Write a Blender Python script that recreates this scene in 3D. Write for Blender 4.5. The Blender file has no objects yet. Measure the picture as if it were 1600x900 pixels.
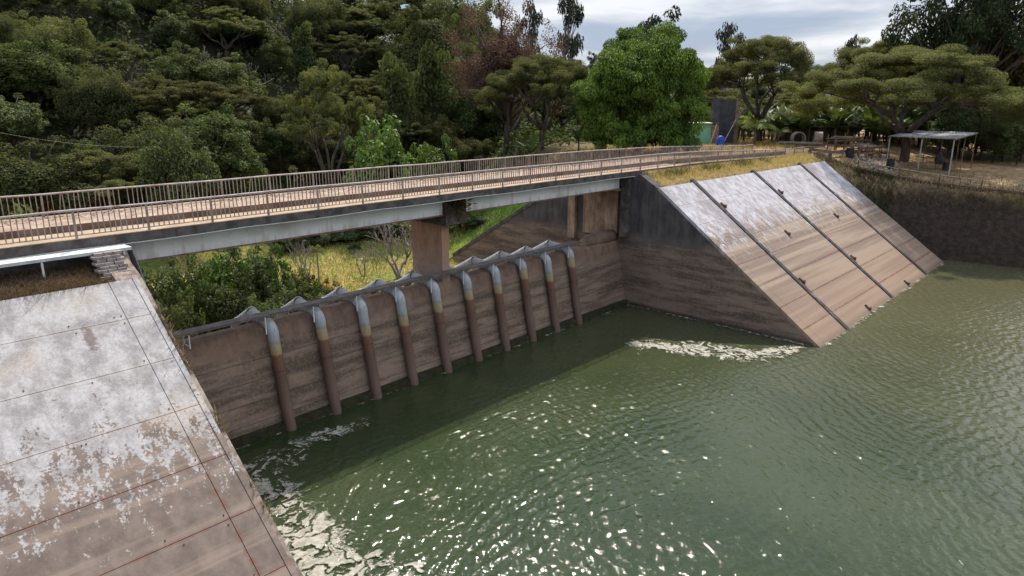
import bpy, math, random
import numpy as np
from mathutils import Matrix, Vector, noise as mnoise

# ------------------------------------------------------------------ camera, light, sky
SC = bpy.context.scene
COL = SC.collection
RX = np.array([[0.67789, -0.19147, 0.70978], [-0.73517, -0.17655, 0.65450], [0.0, -0.96549, -0.26045]])
F_PX = 1072.2
CAM = np.array([0.0, 0.0, 5.5])
VP1 = np.array([1826.24 - 800, 165 - 450.0]); VP2 = np.array([-399.47 - 800, 165 - 450.0])
F_PX = math.sqrt(-(VP1 @ VP2))
ax = np.array([*VP1, F_PX]); ax /= np.linalg.norm(ax)
ay = np.array([*VP2, F_PX]); ay /= np.linalg.norm(ay)
az = np.cross(ax, ay)
if az[1] > 0: az = -az
RX = np.stack([ax, ay, az])            # rows: world axes in camera axes (right, down, forward)
cam_d = bpy.data.cameras.new("camera"); cam = bpy.data.objects.new("camera", cam_d); COL.objects.link(cam)
m = Matrix.Identity(4)
for i in range(3):
    m[i][0] = RX[i][0]; m[i][1] = -RX[i][1]; m[i][2] = -RX[i][2]; m[i][3] = CAM[i]
cam.matrix_world = m
cam_d.sensor_width = 36.0; cam_d.lens = 36.0 * F_PX / 1600.0
cam_d.clip_start = 0.2; cam_d.clip_end = 5000
SC.camera = cam

SUN_DIR = Vector((0.57, 0.50, 1.0)).normalized()          # towards the sun
SUN_EL = math.asin(SUN_DIR.z); SUN_AZ = math.atan2(SUN_DIR.x, SUN_DIR.y)
sun_d = bpy.data.lights.new("sun", 'SUN'); sun_d.energy = 4.9; sun_d.angle = math.radians(0.5); sun_d.color = (1.0, 0.915, 0.79)
sun = bpy.data.objects.new("sun", sun_d); COL.objects.link(sun)
sun.rotation_euler = SUN_DIR.to_track_quat('Z', 'Y').to_euler(); sun.location = (60, 60, 90)

W = bpy.data.worlds.new("World"); SC.world = W; W.use_nodes = True
wn = W.node_tree.nodes; wl = W.node_tree.links
bg = wn["Background"]; bg.inputs[1].default_value = 0.098
sky = wn.new("ShaderNodeTexSky"); sky.sky_type = 'NISHITA'; sky.sun_disc = False
sky.sun_elevation = SUN_EL; sky.sun_rotation = SUN_AZ; sky.altitude = 500; sky.dust_density = 2.0
tc = wn.new("ShaderNodeTexCoord")
sep = wn.new("ShaderNodeSeparateXYZ"); wl.new(tc.outputs['Generated'], sep.inputs[0])
zc = wn.new("ShaderNodeMath"); zc.operation = 'MAXIMUM'; wl.new(sep.outputs[2], zc.inputs[0]); zc.inputs[1].default_value = 0.0
zo = wn.new("ShaderNodeMath"); zo.operation = 'ADD'; wl.new(zc.outputs[0], zo.inputs[0]); zo.inputs[1].default_value = 0.10
dv = wn.new("ShaderNodeVectorMath"); dv.operation = 'DIVIDE'; wl.new(tc.outputs['Generated'], dv.inputs[0])
cb = wn.new("ShaderNodeCombineXYZ")
for i in range(3): wl.new(zo.outputs[0], cb.inputs[i])
wl.new(cb.outputs[0], dv.inputs[1])
cn = wn.new("ShaderNodeTexNoise"); cn.inputs['Scale'].default_value = 0.62; cn.inputs['Detail'].default_value = 7; cn.inputs['Roughness'].default_value = 0.55
cn.inputs['Distortion'].default_value = 0.5
wl.new(dv.outputs[0], cn.inputs['Vector'])
cr = wn.new("ShaderNodeValToRGB"); wl.new(cn.outputs[0], cr.inputs[0])
cr.color_ramp.elements[0].position = 0.38; cr.color_ramp.elements[0].color = (3.4, 4.1, 5.5, 1)
cr.color_ramp.elements[1].position = 0.60; cr.color_ramp.elements[1].color = (8.9, 8.9, 9.2, 1)
e = cr.color_ramp.elements.new(0.47); e.color = (4.9, 5.4, 6.4, 1)
mx = wn.new("ShaderNodeMix"); mx.data_type = 'RGBA'; mx.inputs[0].default_value = 0.82
wl.new(sky.outputs[0], mx.inputs[6]); wl.new(cr.outputs[0], mx.inputs[7]); 
el = wn.new("ShaderNodeMapRange"); el.interpolation_type = 'SMOOTHSTEP'; wl.new(sep.outputs[2], el.inputs[0])
el.inputs[1].default_value = 0.13; el.inputs[2].default_value = 0.42; el.inputs[3].default_value = 1.0; el.inputs[4].default_value = 1.85  # upper sky, out of frame, brightened to add fill light
sc_ = wn.new("ShaderNodeVectorMath"); sc_.operation = 'SCALE'; wl.new(mx.outputs[2], sc_.inputs[0]); wl.new(el.outputs[0], sc_.inputs['Scale']); wl.new(sc_.outputs[0], bg.inputs[0])

SC.view_settings.view_transform = 'Standard'; SC.view_settings.look = 'None'
SC.view_settings.exposure = 0.2; SC.view_settings.gamma = 1.0; SC.view_settings.use_curve_mapping = False
SC.render.engine = 'CYCLES'
SC.cycles.use_denoising = True; SC.cycles.max_bounces = 5; SC.cycles.diffuse_bounces = 2; SC.cycles.glossy_bounces = 2
SC.cycles.transmission_bounces = 2; SC.cycles.sample_clamp_indirect = 4.0
SC.cycles.caustics_reflective = False; SC.cycles.caustics_refractive = False

# ------------------------------------------------------------------ helpers
rnd = random.Random(7)
NP = np.random.default_rng(11)
HZ = 165.0                                                   # horizon row of the photograph
def ray(px, py):
    return RX @ np.array([px - 800.0, py - 450.0, F_PX])
def at_range(px, r):                                         # ground position at a horizontal range along a bearing
    d = ray(px, HZ); d = d[:2] / np.hypot(d[0], d[1]); return d[0] * r, d[1] * r
def height_at(px, py, r):                                    # height of a sight line at a horizontal range
    d = ray(px, py); return CAM[2] + d[2] / np.hypot(d[0], d[1]) * r
def ss(a, b, x):
    t = np.clip((np.asarray(x, float) - a) / (b - a), 0, 1); return t * t * (3 - 2 * t)
def fbm(x, y, s, o=0.0, n=4):
    return mnoise.fractal(Vector((x * s + o, y * s - o, o)), 1.0, 2.0, n)

class MB:
    def __init__(self): self.v = []; self.f = []
    def add(self, vs, fs):
        o = len(self.v); self.v.extend([tuple(map(float, p)) for p in vs]); self.f.extend([tuple(i + o for i in q) for q in fs]); return self
    def box(self, x0, x1, y0, y1, z0, z1):
        return self.add([(x0,y0,z0),(x1,y0,z0),(x1,y1,z0),(x0,y1,z0),(x0,y0,z1),(x1,y0,z1),(x1,y1,z1),(x0,y1,z1)],
                 [(0,3,2,1),(4,5,6,7),(0,1,5,4),(1,2,6,5),(2,3,7,6),(3,0,4,7)])
    def bar(self, a, b, w, h=None, up=(0,0,1)):
        h = h or w; a = Vector(a); b = Vector(b); d = (b - a).normalized(); up = Vector(up)
        if abs(d.dot(up)) > 0.95: up = Vector((1, 0, 0))
        s = d.cross(up).normalized() * (w / 2); u = s.cross(d).normalized() * (h / 2)
        vs = [a-s-u, a+s-u, a+s+u, a-s+u, b-s-u, b+s-u, b+s+u, b-s+u]
        return self.add(vs, [(0,1,2,3),(7,6,5,4),(0,4,5,1),(1,5,6,2),(2,6,7,3),(3,7,4,0)])
    def tube(self, pts, rs, n=8, cap=True):
        pts = [Vector(p) for p in pts]
        if not hasattr(rs, '__len__'): rs = [rs] * len(pts)
        o = len(self.v); ref = None
        for i, p in enumerate(pts):
            d = (pts[min(i + 1, len(pts) - 1)] - pts[max(i - 1, 0)]).normalized()
            if ref is None:
                ref = Vector((1, 0, 0)) if abs(d.x) < 0.8 else Vector((0, 1, 0))
            s = (ref - d * ref.dot(d)).normalized(); t = d.cross(s); ref = s
            for k in range(n):
                a = 2 * math.pi * k / n
                self.v.append(tuple(p + (s * math.cos(a) + t * math.sin(a)) * rs[i]))
        for i in range(len(pts) - 1):
            for k in range(n):
                a = o + i * n + k; b = o + i * n + (k + 1) % n
                self.f.append((a, b, b + n, a + n))
        if cap:
            self.f.append(tuple(o + k for k in reversed(range(n)))); self.f.append(tuple(o + (len(pts) - 1) * n + k for k in range(n)))
        return self
    def prism(self, poly, x0, x1):                           # polygon in the YZ plane, extruded along X
        n = len(poly); o = len(self.v)
        for x in (x0, x1):
            for (y, z) in poly: self.v.append((x, y, z))
        for i in range(n):
            j = (i + 1) % n; self.f.append((o + i, o + j, o + n + j, o + n + i))
        self.f.append(tuple(o + i for i in reversed(range(n)))); self.f.append(tuple(o + n + i for i in range(n)))
        return self

ORG = {}
def mesh_np(name, V, Q, tint=None, smooth=False):            # quads or triangles as numpy arrays
    me = bpy.data.meshes.new(name); n = Q.shape[1]
    me.vertices.add(len(V)); me.vertices.foreach_set("co", np.asarray(V, np.float32).ravel())
    me.loops.add(Q.size); me.loops.foreach_set("vertex_index", np.asarray(Q, np.int32).ravel())
    me.polygons.add(len(Q)); me.polygons.foreach_set("loop_start", np.arange(0, Q.size, n, dtype=np.int32))
    me.update(calc_edges=True)
    if tint is not None:
        a = me.attributes.new("tint", 'FLOAT', 'FACE'); a.data.foreach_set("value", np.asarray(tint, np.float32))
    if smooth: me.polygons.foreach_set("use_smooth", np.ones(len(Q), bool))
    return me
def link(name, me, mat=None, parent=None, loc=(0, 0, 0)):
    o = bpy.data.objects.new(name, me); COL.objects.link(o)
    if mat is not None and me is not None and not me.materials: me.materials.append(mat)
    o.location = loc
    if parent is not None: o.parent = parent
    return o
def tag(o, label=None, cat=None, group=None, kind=None):
    if label: o["label"] = label
    if cat: o["category"] = cat
    if group: o["group"] = group
    if kind: o["kind"] = kind
    return o
def thing(name, label, cat, loc=(0, 0, 0), group=None, rotz=0):
    o = link(name, None, None, None, loc); o.rotation_euler = (0, 0, rotz); o.empty_display_size = 0.3
    return tag(o, label, cat, group)
def part(name, mb, mat, parent, smooth=False, world=True, label=None):
    """one mesh under its thing; the shape is given in world coordinates unless world is False"""
    root = parent
    while root.parent is not None: root = root.parent
    off = np.array(root.location) if world else np.zeros(3)
    me = bpy.data.meshes.new(name)
    me.from_pydata([(p[0]-off[0], p[1]-off[1], p[2]-off[2]) for p in mb.v], [], mb.f); me.update()
    if smooth: me.polygons.foreach_set("use_smooth", np.ones(len(me.polygons), bool))
    o = link(name, me, mat, parent)
    if label: o["label"] = label
    return o
def solo(name, mb, mat, loc=(0, 0, 0), smooth=False):
    me = bpy.data.meshes.new(name)
    me.from_pydata([(p[0]-loc[0], p[1]-loc[1], p[2]-loc[2]) for p in mb.v], [], mb.f); me.update()
    if smooth: me.polygons.foreach_set("use_smooth", np.ones(len(me.polygons), bool))
    return link(name, me, mat, None, loc)
KIDS = {}
def copy_tree(o, parent=None):
    c = o.copy(); COL.objects.link(c); c.parent = parent
    for ch in KIDS.get(o.name) or list(o.children): copy_tree(ch, c)
    return c

# ------------------------------------------------------------------ materials
class NT:
    def __init__(self, name):
        self.m = bpy.data.materials.new(name); self.m.use_nodes = True
        self.t = self.m.node_tree; self.n = self.t.nodes; self.b = self.n["Principled BSDF"]
        self.b.inputs['Specular IOR Level'].default_value = 0.25; self.b.inputs['Roughness'].default_value = 0.85
    def node(self, ty, **kw):
        n = self.n.new(ty)
        for k, v in kw.items(): setattr(n, k, v)
        return n
    def set(self, sock, v):
        if hasattr(v, 'is_output') or isinstance(v, bpy.types.NodeSocket): self.t.links.new(v, sock)
        elif isinstance(v, tuple) and len(v) == 3 and sock.type == 'RGBA': sock.default_value = (*v, 1)
        else: sock.default_value = v
    def pos(self): return self.node("ShaderNodeNewGeometry").outputs['Position']
    def obj(self): return self.node("ShaderNodeTexCoord").outputs['Object']
    def orand(self): return self.node("ShaderNodeObjectInfo").outputs['Random']
    def attr(self, a): return self.node("ShaderNodeAttribute", attribute_name=a).outputs['Fac']
    def attrc(self, a): return self.node("ShaderNodeAttribute", attribute_name=a).outputs['Color']
    def math(self, op, a, b=0.0, c=None):
        n = self.node("ShaderNodeMath", operation=op); self.set(n.inputs[0], a); self.set(n.inputs[1], b)
        if c is not None: self.set(n.inputs[2], c)
        return n.outputs[0]
    def xyz(self, v):
        n = self.node("ShaderNodeSeparateXYZ"); self.set(n.inputs[0], v); return n.outputs
    def comb(self, x, y, z):
        n = self.node("ShaderNodeCombineXYZ"); self.set(n.inputs[0], x); self.set(n.inputs[1], y); self.set(n.inputs[2], z); return n.outputs[0]
    def scale(self, v, s):
        n = self.node("ShaderNodeVectorMath", operation='MULTIPLY'); self.set(n.inputs[0], v); n.inputs[1].default_value = s; return n.outputs[0]
    def noise(self, v, s, d=4, r=0.55, dist=0.0):
        n = self.node("ShaderNodeTexNoise"); self.set(n.inputs['Vector'], v); n.inputs['Scale'].default_value = s
        n.inputs['Detail'].default_value = d; n.inputs['Roughness'].default_value = r; n.inputs['Distortion'].default_value = dist
        return n.outputs[0]
    def step(self, x, a, b):                                  # 0 below a, 1 above b
        n = self.node("ShaderNodeMapRange", interpolation_type='SMOOTHSTEP'); self.set(n.inputs[0], x)
        self.set(n.inputs[1], a); self.set(n.inputs[2], b); return n.outputs[0]
    def mix(self, f, a, b, mode='MIX'):
        n = self.node("ShaderNodeMix", data_type='RGBA', blend_type=mode); self.set(n.inputs[0], f); self.set(n.inputs[6], a); self.set(n.inputs[7], b)
        return n.outputs[2]
    def ramp(self, x, stops, interp='LINEAR'):
        n = self.node("ShaderNodeValToRGB"); self.set(n.inputs[0], x); r = n.color_ramp; r.interpolation = interp
        while len(r.elements) < len(stops): r.elements.new(0.5)
        for el, (p, c) in zip(r.elements, stops): el.position = p; el.color = (*c, 1) if len(c) == 3 else c
        return n.outputs[0]
    def bump(self, h, s=0.4, d=0.05):
        n = self.node("ShaderNodeBump"); n.inputs['Strength'].default_value = s; n.inputs['Distance'].default_value = d
        self.set(n.inputs['Height'], h); self.set(self.b.inputs['Normal'], n.outputs[0]); return n
    def done(self, color=None, rough=None, metal=None):
        if color is not None: self.set(self.b.inputs['Base Color'], color)
        if rough is not None: self.set(self.b.inputs['Roughness'], rough)
        if metal is not None: self.set(self.b.inputs['Metallic'], metal)
        return self.m

def m_rough(name, c1, c2, s=3.0, bump=0.3, rough=0.85, c3=None, metal=0.0, stretch=(1, 1, 1), world=True):
    k = NT(name); p = k.pos() if world else k.obj(); v = k.scale(p, stretch)
    n = k.noise(v, s, 6, 0.62); c = k.mix(k.step(n, 0.35, 0.65), c1, c2)
    if c3: c = k.mix(k.step(k.noise(v, s * 0.45, 5, 0.7), 0.55, 0.68), c, c3)
    k.bump(k.noise(p, s * 5, 4), bump, 0.02)
    return k.done(c, rough, metal)

ZW = -12.05; S_Y0, S_Z0 = 30.5, -1.22; CS, SN = 0.801, 0.598
def m_slope(name, left):
    """weathered facing slabs: pale lime-washed top, peeled middle, brown silt stains and rust lines lower down"""
    k = NT(name); p = k.pos(); x, y, z = k.xyz(p)
    s = k.math('DIVIDE', k.math('SUBTRACT', S_Y0, y), CS)                # metres down the slope
    uv = k.comb(x, s, 0.0)
    big = k.noise(uv, 0.22, 5, 0.6); mid = k.noise(k.scale(uv, (1.0, 0.72, 1)), 1.5, 8, 0.70)
    streak = k.noise(k.scale(uv, (1.9, 0.75, 1)), 1.15, 8, 0.72); fine = k.noise(uv, 9.0, 5, 0.65)
    band = k.noise(k.scale(uv, (0.03, 1.0, 1)), 1.1, 4, 0.6)
    if left:
        white = k.mix(k.step(mid, 0.36, 0.62), (0.25, 0.23, 0.22), (0.46, 0.44, 0.435)); white = k.mix(k.math('MULTIPLY', k.step(k.noise(k.scale(uv, (1.6, .5, 1)), .9, 7, .72), .52, .66), .55), white, (0.24, 0.215, 0.21))
        white = k.mix(k.math('MULTIPLY', k.step(big, 0.5, 0.66), .7), white, (0.44, 0.38, 0.31))
        under = k.mix(k.step(mid, 0.3, 0.7), (0.125, 0.096, 0.08), (0.21, 0.163, 0.135)); under = k.mix(k.math('MULTIPLY', k.step(band, .5, .62), .45), under, (0.33, 0.245, 0.19))
        lim0, lim1 = 7.6, 10.2
    else:
        white = k.mix(k.step(mid, 0.34, 0.62), (0.30, 0.275, 0.28), (0.50, 0.485, 0.515))
        white = k.mix(k.step(big, 0.50, 0.66), white, (0.27, 0.24, 0.245)); white = k.mix(k.math('MULTIPLY', k.step(k.noise(k.scale(uv, (1.3, .7, 1)), 1.0, 7, .72), .54, .64), .5), white, (0.20, 0.18, 0.18))
        under = k.mix(k.step(band, 0.4, 0.62), (0.20, 0.148, 0.118), (0.335, 0.255, 0.185))
        under = k.mix(k.math('MULTIPLY', k.step(s, 9.0, 17.0), 0.6), under, (0.30, 0.20, 0.135))
        lim0, lim1 = 5.2, 8.6
    if left:
        white = k.mix(k.math('MULTIPLY', k.step(fine, .40, .66), .38), white, (0.20, 0.18, 0.175)); white = k.mix(k.math('MULTIPLY', k.step(k.noise(uv, 22.0, 4, .7), .5, .62), .25), white, (0.62, 0.60, 0.60))
    peel = k.math('ADD', k.math('MULTIPLY', k.math('SUBTRACT', streak, 0.5), 2.6), k.math('MULTIPLY', k.math('SUBTRACT', fine, 0.5), 1.4))
    tt = k.node('ShaderNodeMapRange').outputs[0]; mrn = tt.node; k.set(mrn.inputs[0], s); mrn.inputs[1].default_value = lim0 - 5.0; mrn.inputs[2].default_value = lim1 + 2.0; mrn.inputs[3].default_value = -0.28; mrn.inputs[4].default_value = 1.05
    pk = k.step(k.math('ADD', k.math('SUBTRACT', tt, 0.5), peel), -0.06, 0.07)
    lowcut = k.step(s, lim1 + 0.5, lim1 + (5.5 if left else 2.0))
    pk = k.math('MAXIMUM', pk, k.math('MULTIPLY', lowcut, k.step(k.noise(uv, 2.6, 6, 0.7), 0.70, 0.60)))
    c = k.mix(pk, white, under)
    speck = k.step(k.noise(uv, 5.0, 6, 0.72), 0.66, 0.71)
    c = k.mix(k.math('MULTIPLY', speck, 0.6), c, (0.10, 0.085, 0.08))
    # rust lines along the horizontal joints
    fr = k.math('ABSOLUTE', k.math('SUBTRACT', k.math('FRACT', k.math('DIVIDE', k.math('ADD', s, k.math('MULTIPLY', k.math('SUBTRACT', mid, .5), .12)), 2.33)), 0.5))
    line = k.step(k.math('ADD', fr, k.math('MULTIPLY', k.math('SUBTRACT', fine, 0.5), 0.03)), 0.445, 0.475)
    rz = k.math('MULTIPLY', k.step(s, 5.5, 10.0), k.step(k.noise(uv, 1.7, 5, 0.7), 0.36, 0.6))
    c = k.mix(k.math('MULTIPLY', line, k.math('MULTIPLY', rz, 0.55)), c, (0.19, 0.09, 0.062))
    pale = k.math('MULTIPLY', k.math('SUBTRACT', 1.0, k.step(s, 5.5, 9.0)), line)
    c = k.mix(k.math('MULTIPLY', pale, 0.14), c, (0.55, 0.47, 0.36))
    if left:                                                   # rust along the edge joint
        ex = k.step(k.math('ABSOLUTE', k.math('SUBTRACT', x, 8.66)), 0.16, 0.05)
        c = k.mix(k.math('MULTIPLY', ex, k.math('MULTIPLY', k.step(s, 8.0, 10.5), k.step(k.noise(uv, 2.3, 6, .7), 0.42, 0.62))), c, (0.17, 0.085, 0.06))
    if left:                                                   # old scorch mark
        dx = k.math('SUBTRACT', x, 7.15); dy = k.math('SUBTRACT', s, 2.9)
        dd = k.math('SQRT', k.math('ADD', k.math('MULTIPLY', k.math('MULTIPLY', dx, dx), 9.0), k.math('MULTIPLY', dy, dy)))
        mk = k.step(k.math('ADD', dd, k.math('MULTIPLY', k.math('SUBTRACT', k.noise(uv, 6.0, 6, .75), .5), 2.6)), 0.75, 0.35)
        c = k.mix(k.math('MULTIPLY', mk, .7), c, (0.11, 0.075, 0.055))
    wet = k.step(s, 17.2, 18.1)
    c = k.mix(k.math('MULTIPLY', wet, 0.6), c, (0.12, 0.09, 0.06))
    k.bump(k.math('ADD', k.math('MULTIPLY', fine, 0.5), mid), 0.35, 0.03)
    return k.done(c, 0.82)

def m_stained(name, top, low, z_mid, strata=1.0, c_dark=(0.05, 0.045, 0.045)):
    """vertical concrete: black run-off stains high up, silt-brown tide lines lower down"""
    k = NT(name); p = k.pos(); x, y, z = k.xyz(p)
    st = k.noise(k.scale(p, (0.12, 0.12, 1.0)), 1.9, 6, 0.68)
    run = k.noise(k.scale(p, (1.0, 1.0, 0.16)), 1.5, 8, 0.72); blot = k.noise(p, 0.55, 6, 0.65)
    f = k.noise(p, 7.0, 5, 0.65)
    lowc = k.mix(k.math('MULTIPLY', k.step(st, 0.38, 0.62), strata), low, tuple(a * 0.42 for a in low))
    lowc = k.mix(k.math('MULTIPLY', k.step(k.math('ADD', k.math('MULTIPLY', run, .5), k.math('MULTIPLY', blot, .5)), .52, .62), .45), lowc, tuple(a * .5 for a in low)); lowc = k.mix(k.math('MULTIPLY', k.step(f, 0.45, 0.7), 0.35), lowc, tuple(min(1, a * 1.6) for a in low))
    topc = k.mix(k.step(k.math('ADD', k.math('MULTIPLY', run, .55), k.math('MULTIPLY', blot, .45)), 0.38, 0.64), c_dark, top)
    w = k.math('MULTIPLY', k.math('SUBTRACT', run, 0.5), 3.0)
    c = k.mix(k.step(k.math('ADD', z, w), z_mid - 0.7, z_mid + 0.7), lowc, topc)
    wet = k.step(z, ZW + 0.45, ZW + 0.1)
    c = k.mix(k.math('MULTIPLY', wet, 0.75), c, (0.03, 0.027, 0.02))
    k.bump(k.math('ADD', f, st), 0.4, 0.04)
    return k.done(c, 0.85)

def m_leaf(name, dark, light, trans=0.25, gloss=0.35, spec=0.3):
    k = NT(name); t = k.attr("tint"); o = k.orand()
    c = k.mix(t, dark, light)
    hsv = k.node("ShaderNodeHueSaturation"); k.set(hsv.inputs['Color'], c)
    k.set(hsv.inputs['Hue'], k.math('ADD', 0.485, k.math('MULTIPLY', o, 0.035)))
    k.set(hsv.inputs['Value'], k.math('ADD', 0.72, k.math('MULTIPLY', k.math('FRACT', k.math('MULTIPLY', o, 7.31)), 0.62)))
    hsv.inputs['Saturation'].default_value = 0.95
    c = hsv.outputs[0]
    k.set(k.b.inputs['Base Color'], c); k.b.inputs['Roughness'].default_value = 1 - gloss; k.b.inputs['Specular IOR Level'].default_value = spec
    if trans > 0:
        tr = k.node("ShaderNodeBsdfTranslucent"); k.set(tr.inputs[0], k.mix(1.0, c, (1.0, 1.0, 0.45), 'MULTIPLY'))
        ms = k.node("ShaderNodeMixShader"); ms.inputs[0].default_value = trans
        k.t.links.new(k.b.outputs[0], ms.inputs[1]); k.t.links.new(tr.outputs[0], ms.inputs[2])
        k.t.links.new(ms.outputs[0], k.n["Material Output"].inputs[0])
    return k.m

M = {}
M['slope_r'] = m_slope('weathered facing concrete', False)
M['slope_l'] = m_slope('peeling facing concrete', True)
M['wing'] = m_stained('stained side wall concrete', (0.125, 0.110, 0.105), (0.225, 0.162, 0.122), -5.9)
M['weir'] = m_stained('silt stained crest wall', (0.27, 0.175, 0.118), (0.245, 0.172, 0.125), -7.2, 1.0, (0.13, 0.085, 0.065))
M['bay'] = m_stained('buff abutment concrete', (0.46, 0.33, 0.23), (0.30, 0.20, 0.15), -6.0, 0.5, (0.16, 0.10, 0.07))
M['pier'] = m_stained('red brown pier concrete', (0.42, 0.255, 0.165), (0.34, 0.24, 0.18), -4.5, 0.3, (0.24, 0.13, 0.08))
M['dark_conc'] = m_rough('dark weathered concrete', (0.055, 0.048, 0.045), (0.12, 0.105, 0.095), 1.6, 0.4, 0.9, (0.17, 0.14, 0.12))
M['rough_edge'] = m_rough('broken edge concrete', (0.16, 0.115, 0.09), (0.34, 0.29, 0.25), 2.5, 0.8, 0.95, (0.10, 0.085, 0.06))
M['deck'] = m_rough('dusty road concrete', (0.30, 0.22, 0.15), (0.41, 0.315, 0.225), 0.9, 0.2, 0.95)
M['kerb_face_shade'] = m_rough('kerb face with painted shade', (0.12, 0.078, 0.058), (0.20, 0.14, 0.105), 1.4, 0.3, 0.95)  # kerb concrete darkened: shade on its upstream face put into the colour
M['kerb'] = m_rough('dusty kerb concrete', (0.25, 0.175, 0.13), (0.37, 0.285, 0.22), 1.4, 0.3, 0.95, (0.22, 0.16, 0.12))
M['rail'] = m_rough('rusty painted rail steel', (0.24, 0.18, 0.15), (0.33, 0.27, 0.235), 1.8, 0.3, 0.7, (0.20, 0.10, 0.06))
M['rail_top'] = m_rough('worn galvanised handrail', (0.36, 0.30, 0.27), (0.50, 0.45, 0.42), 2.2, 0.2, 0.55, (0.26, 0.15, 0.10))
def girder_mat():
    k = NT('pale grey girder paint'); p = k.pos(); x, y, z = k.xyz(p); n = k.noise(p, .5, 5, .6)
    c = k.mix(k.step(n, .35, .65), (0.74, 0.75, 0.74), (0.84, 0.85, 0.85)); run = k.noise(k.scale(p, (1.6, 1, .10)), 1.3, 6, .7); d = k.noise(p, 2.2, 6, .7)
    lo = k.step(z, -1.05, -1.5); c = k.mix(k.math('MULTIPLY', k.step(k.math('ADD', run, k.math('MULTIPLY', lo, .10)), .54, .68), .45), c, (0.42, 0.31, 0.24))
    c = k.mix(k.math('MULTIPLY', k.step(d, .64, .74), .6), c, (0.28, 0.15, 0.10)); c = k.mix(k.math('MULTIPLY', k.step(k.noise(p, .35, 4, .6), .56, .7), .5), c, (0.50, 0.44, 0.40)); return k.done(c, .6)
M['girder'] = girder_mat()
M['flange'] = m_rough('rusted girder flange', (0.19, 0.10, 0.07), (0.30, 0.20, 0.16), 1.5, 0.3)
M['cable'] = m_rough('pale cable sheath', (0.5, 0.5, 0.5), (0.6, 0.6, 0.6), 3, 0.1, 0.6)
M['galv'] = m_rough('dull galvanised steel', (0.46, 0.47, 0.48), (0.58, 0.59, 0.60), 2.5, 0.1, 0.55, (0.40, 0.39, 0.37), 0.2)
M['galv_dark'] = m_rough('blue grey sheet steel', (0.22, 0.25, 0.29), (0.30, 0.33, 0.38), 2.0, 0.1, 0.5)
M['white_post'] = m_rough('white painted post', (0.55, 0.56, 0.57), (0.68, 0.68, 0.68), 4.0, 0.1, 0.6)
M['rib'] = m_rough('black stained rib concrete', (0.035, 0.03, 0.032), (0.075, 0.066, 0.066), 3.0, 0.5, 0.8, (0.20, 0.20, 0.235))
M['rust'] = m_rough('deep rust', (0.085, 0.04, 0.03), (0.16, 0.08, 0.05), 3.5, 0.4)
M['timber'] = m_rough('weathered timber', (0.13, 0.085, 0.06), (0.25, 0.175, 0.125), 2.0, 0.4, 0.9, (0.08, 0.055, 0.045))
M['timber_grey'] = m_rough('silvered timber', (0.30, 0.26, 0.23), (0.46, 0.42, 0.38), 2.0, 0.4, 0.9)
M['block'] = m_rough('grey stacked blocks', (0.20, 0.165, 0.15), (0.34, 0.30, 0.28), 3.0, 0.5, 0.95)
M['bark'] = m_rough('tree bark', (0.055, 0.042, 0.034), (0.12, 0.095, 0.078), 2.0, 0.5, 0.95, None, 0, (1, 1, .3), False)
M['bark_pale'] = m_rough('pale tree bark', (0.16, 0.13, 0.11), (0.29, 0.25, 0.22), 2.0, 0.4, 0.95, (0.10, 0.08, 0.065), 0, (1, 1, .4), False)
def band_mat():
    k = NT('banded siphon pipe paint'); p = k.obj(); x, y, z = k.xyz(p); o = k.orand()
    n = k.noise(k.scale(p, (1, 1, 0.5)), 2.6, 5, 0.65); f = k.noise(p, 10, 4)
    h = k.math('ADD', z, k.math('ADD', k.math('MULTIPLY', k.math('SUBTRACT', o, 0.5), 1.0), k.math('MULTIPLY', k.math('SUBTRACT', n, 0.5), 0.45)))
    t = k.math('DIVIDE', k.math('ADD', h, 12.05), 6.3)
    c = k.ramp(t, [(0.0, (0.135, 0.085, 0.065)), (0.22, (0.16, 0.105, 0.08)), (0.50, (0.13, 0.075, 0.053)), (0.68, (0.165, 0.082, 0.053)), (0.70, (0.32, 0.235, 0.13)),
                   (0.785, (0.36, 0.29, 0.175)), (0.80, (0.245, 0.245, 0.235)), (0.83, (0.33, 0.345, 0.345)), (0.93, (0.37, 0.395, 0.41)), (1.0, (0.45, 0.475, 0.49))])
    drip = k.noise(k.scale(p, (3.0, 3.0, 0.22)), 3.0, 5, 0.7)
    c = k.mix(k.math('MULTIPLY', k.step(k.math('ADD', drip, k.math('MULTIPLY', o, .08)), 0.56, 0.70), 0.5), c, (0.13, 0.085, 0.065)); c = k.mix(k.math('MULTIPLY', k.step(f, .60, .72), .2), c, (0.28, 0.24, 0.20))
    k.bump(f, 0.2, 0.02); return k.done(c, 0.55)
M['pipe'] = band_mat()
M['pipe_grey'] = m_rough('grey pipe paint', (0.27, 0.285, 0.30), (0.40, 0.42, 0.44), 2.2, 0.15, 0.55, (0.25, 0.20, 0.16), 0, (1, 1, 1), False)
M['rim'] = m_rough('white pipe rim', (0.60, 0.60, 0.60), (0.74, 0.74, 0.74), 3, 0.1, 0.6, None, 0, (1, 1, 1), False)
def grating_mat():
    k = NT('steel grating'); p = k.pos(); x, y, z = k.xyz(p)
    b = k.math('FRACT', k.math('MULTIPLY', x, 9.0)); n = k.noise(p, 1.8, 4)
    c = k.mix(k.step(n, 0.4, 0.65), (0.105, 0.085, 0.077), (0.17, 0.145, 0.135)); c = k.mix(k.math('MULTIPLY', k.step(b, 0.5, 0.6), 0.5), c, (0.06, 0.05, 0.045))
    return k.done(c, 0.7)
M['grating'] = grating_mat()
M['dry_grass'] = m_leaf('dry brown grass blades', (0.075, 0.05, 0.034), (0.29, 0.205, 0.125), 0.25, 0.1, 0.1)
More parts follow.
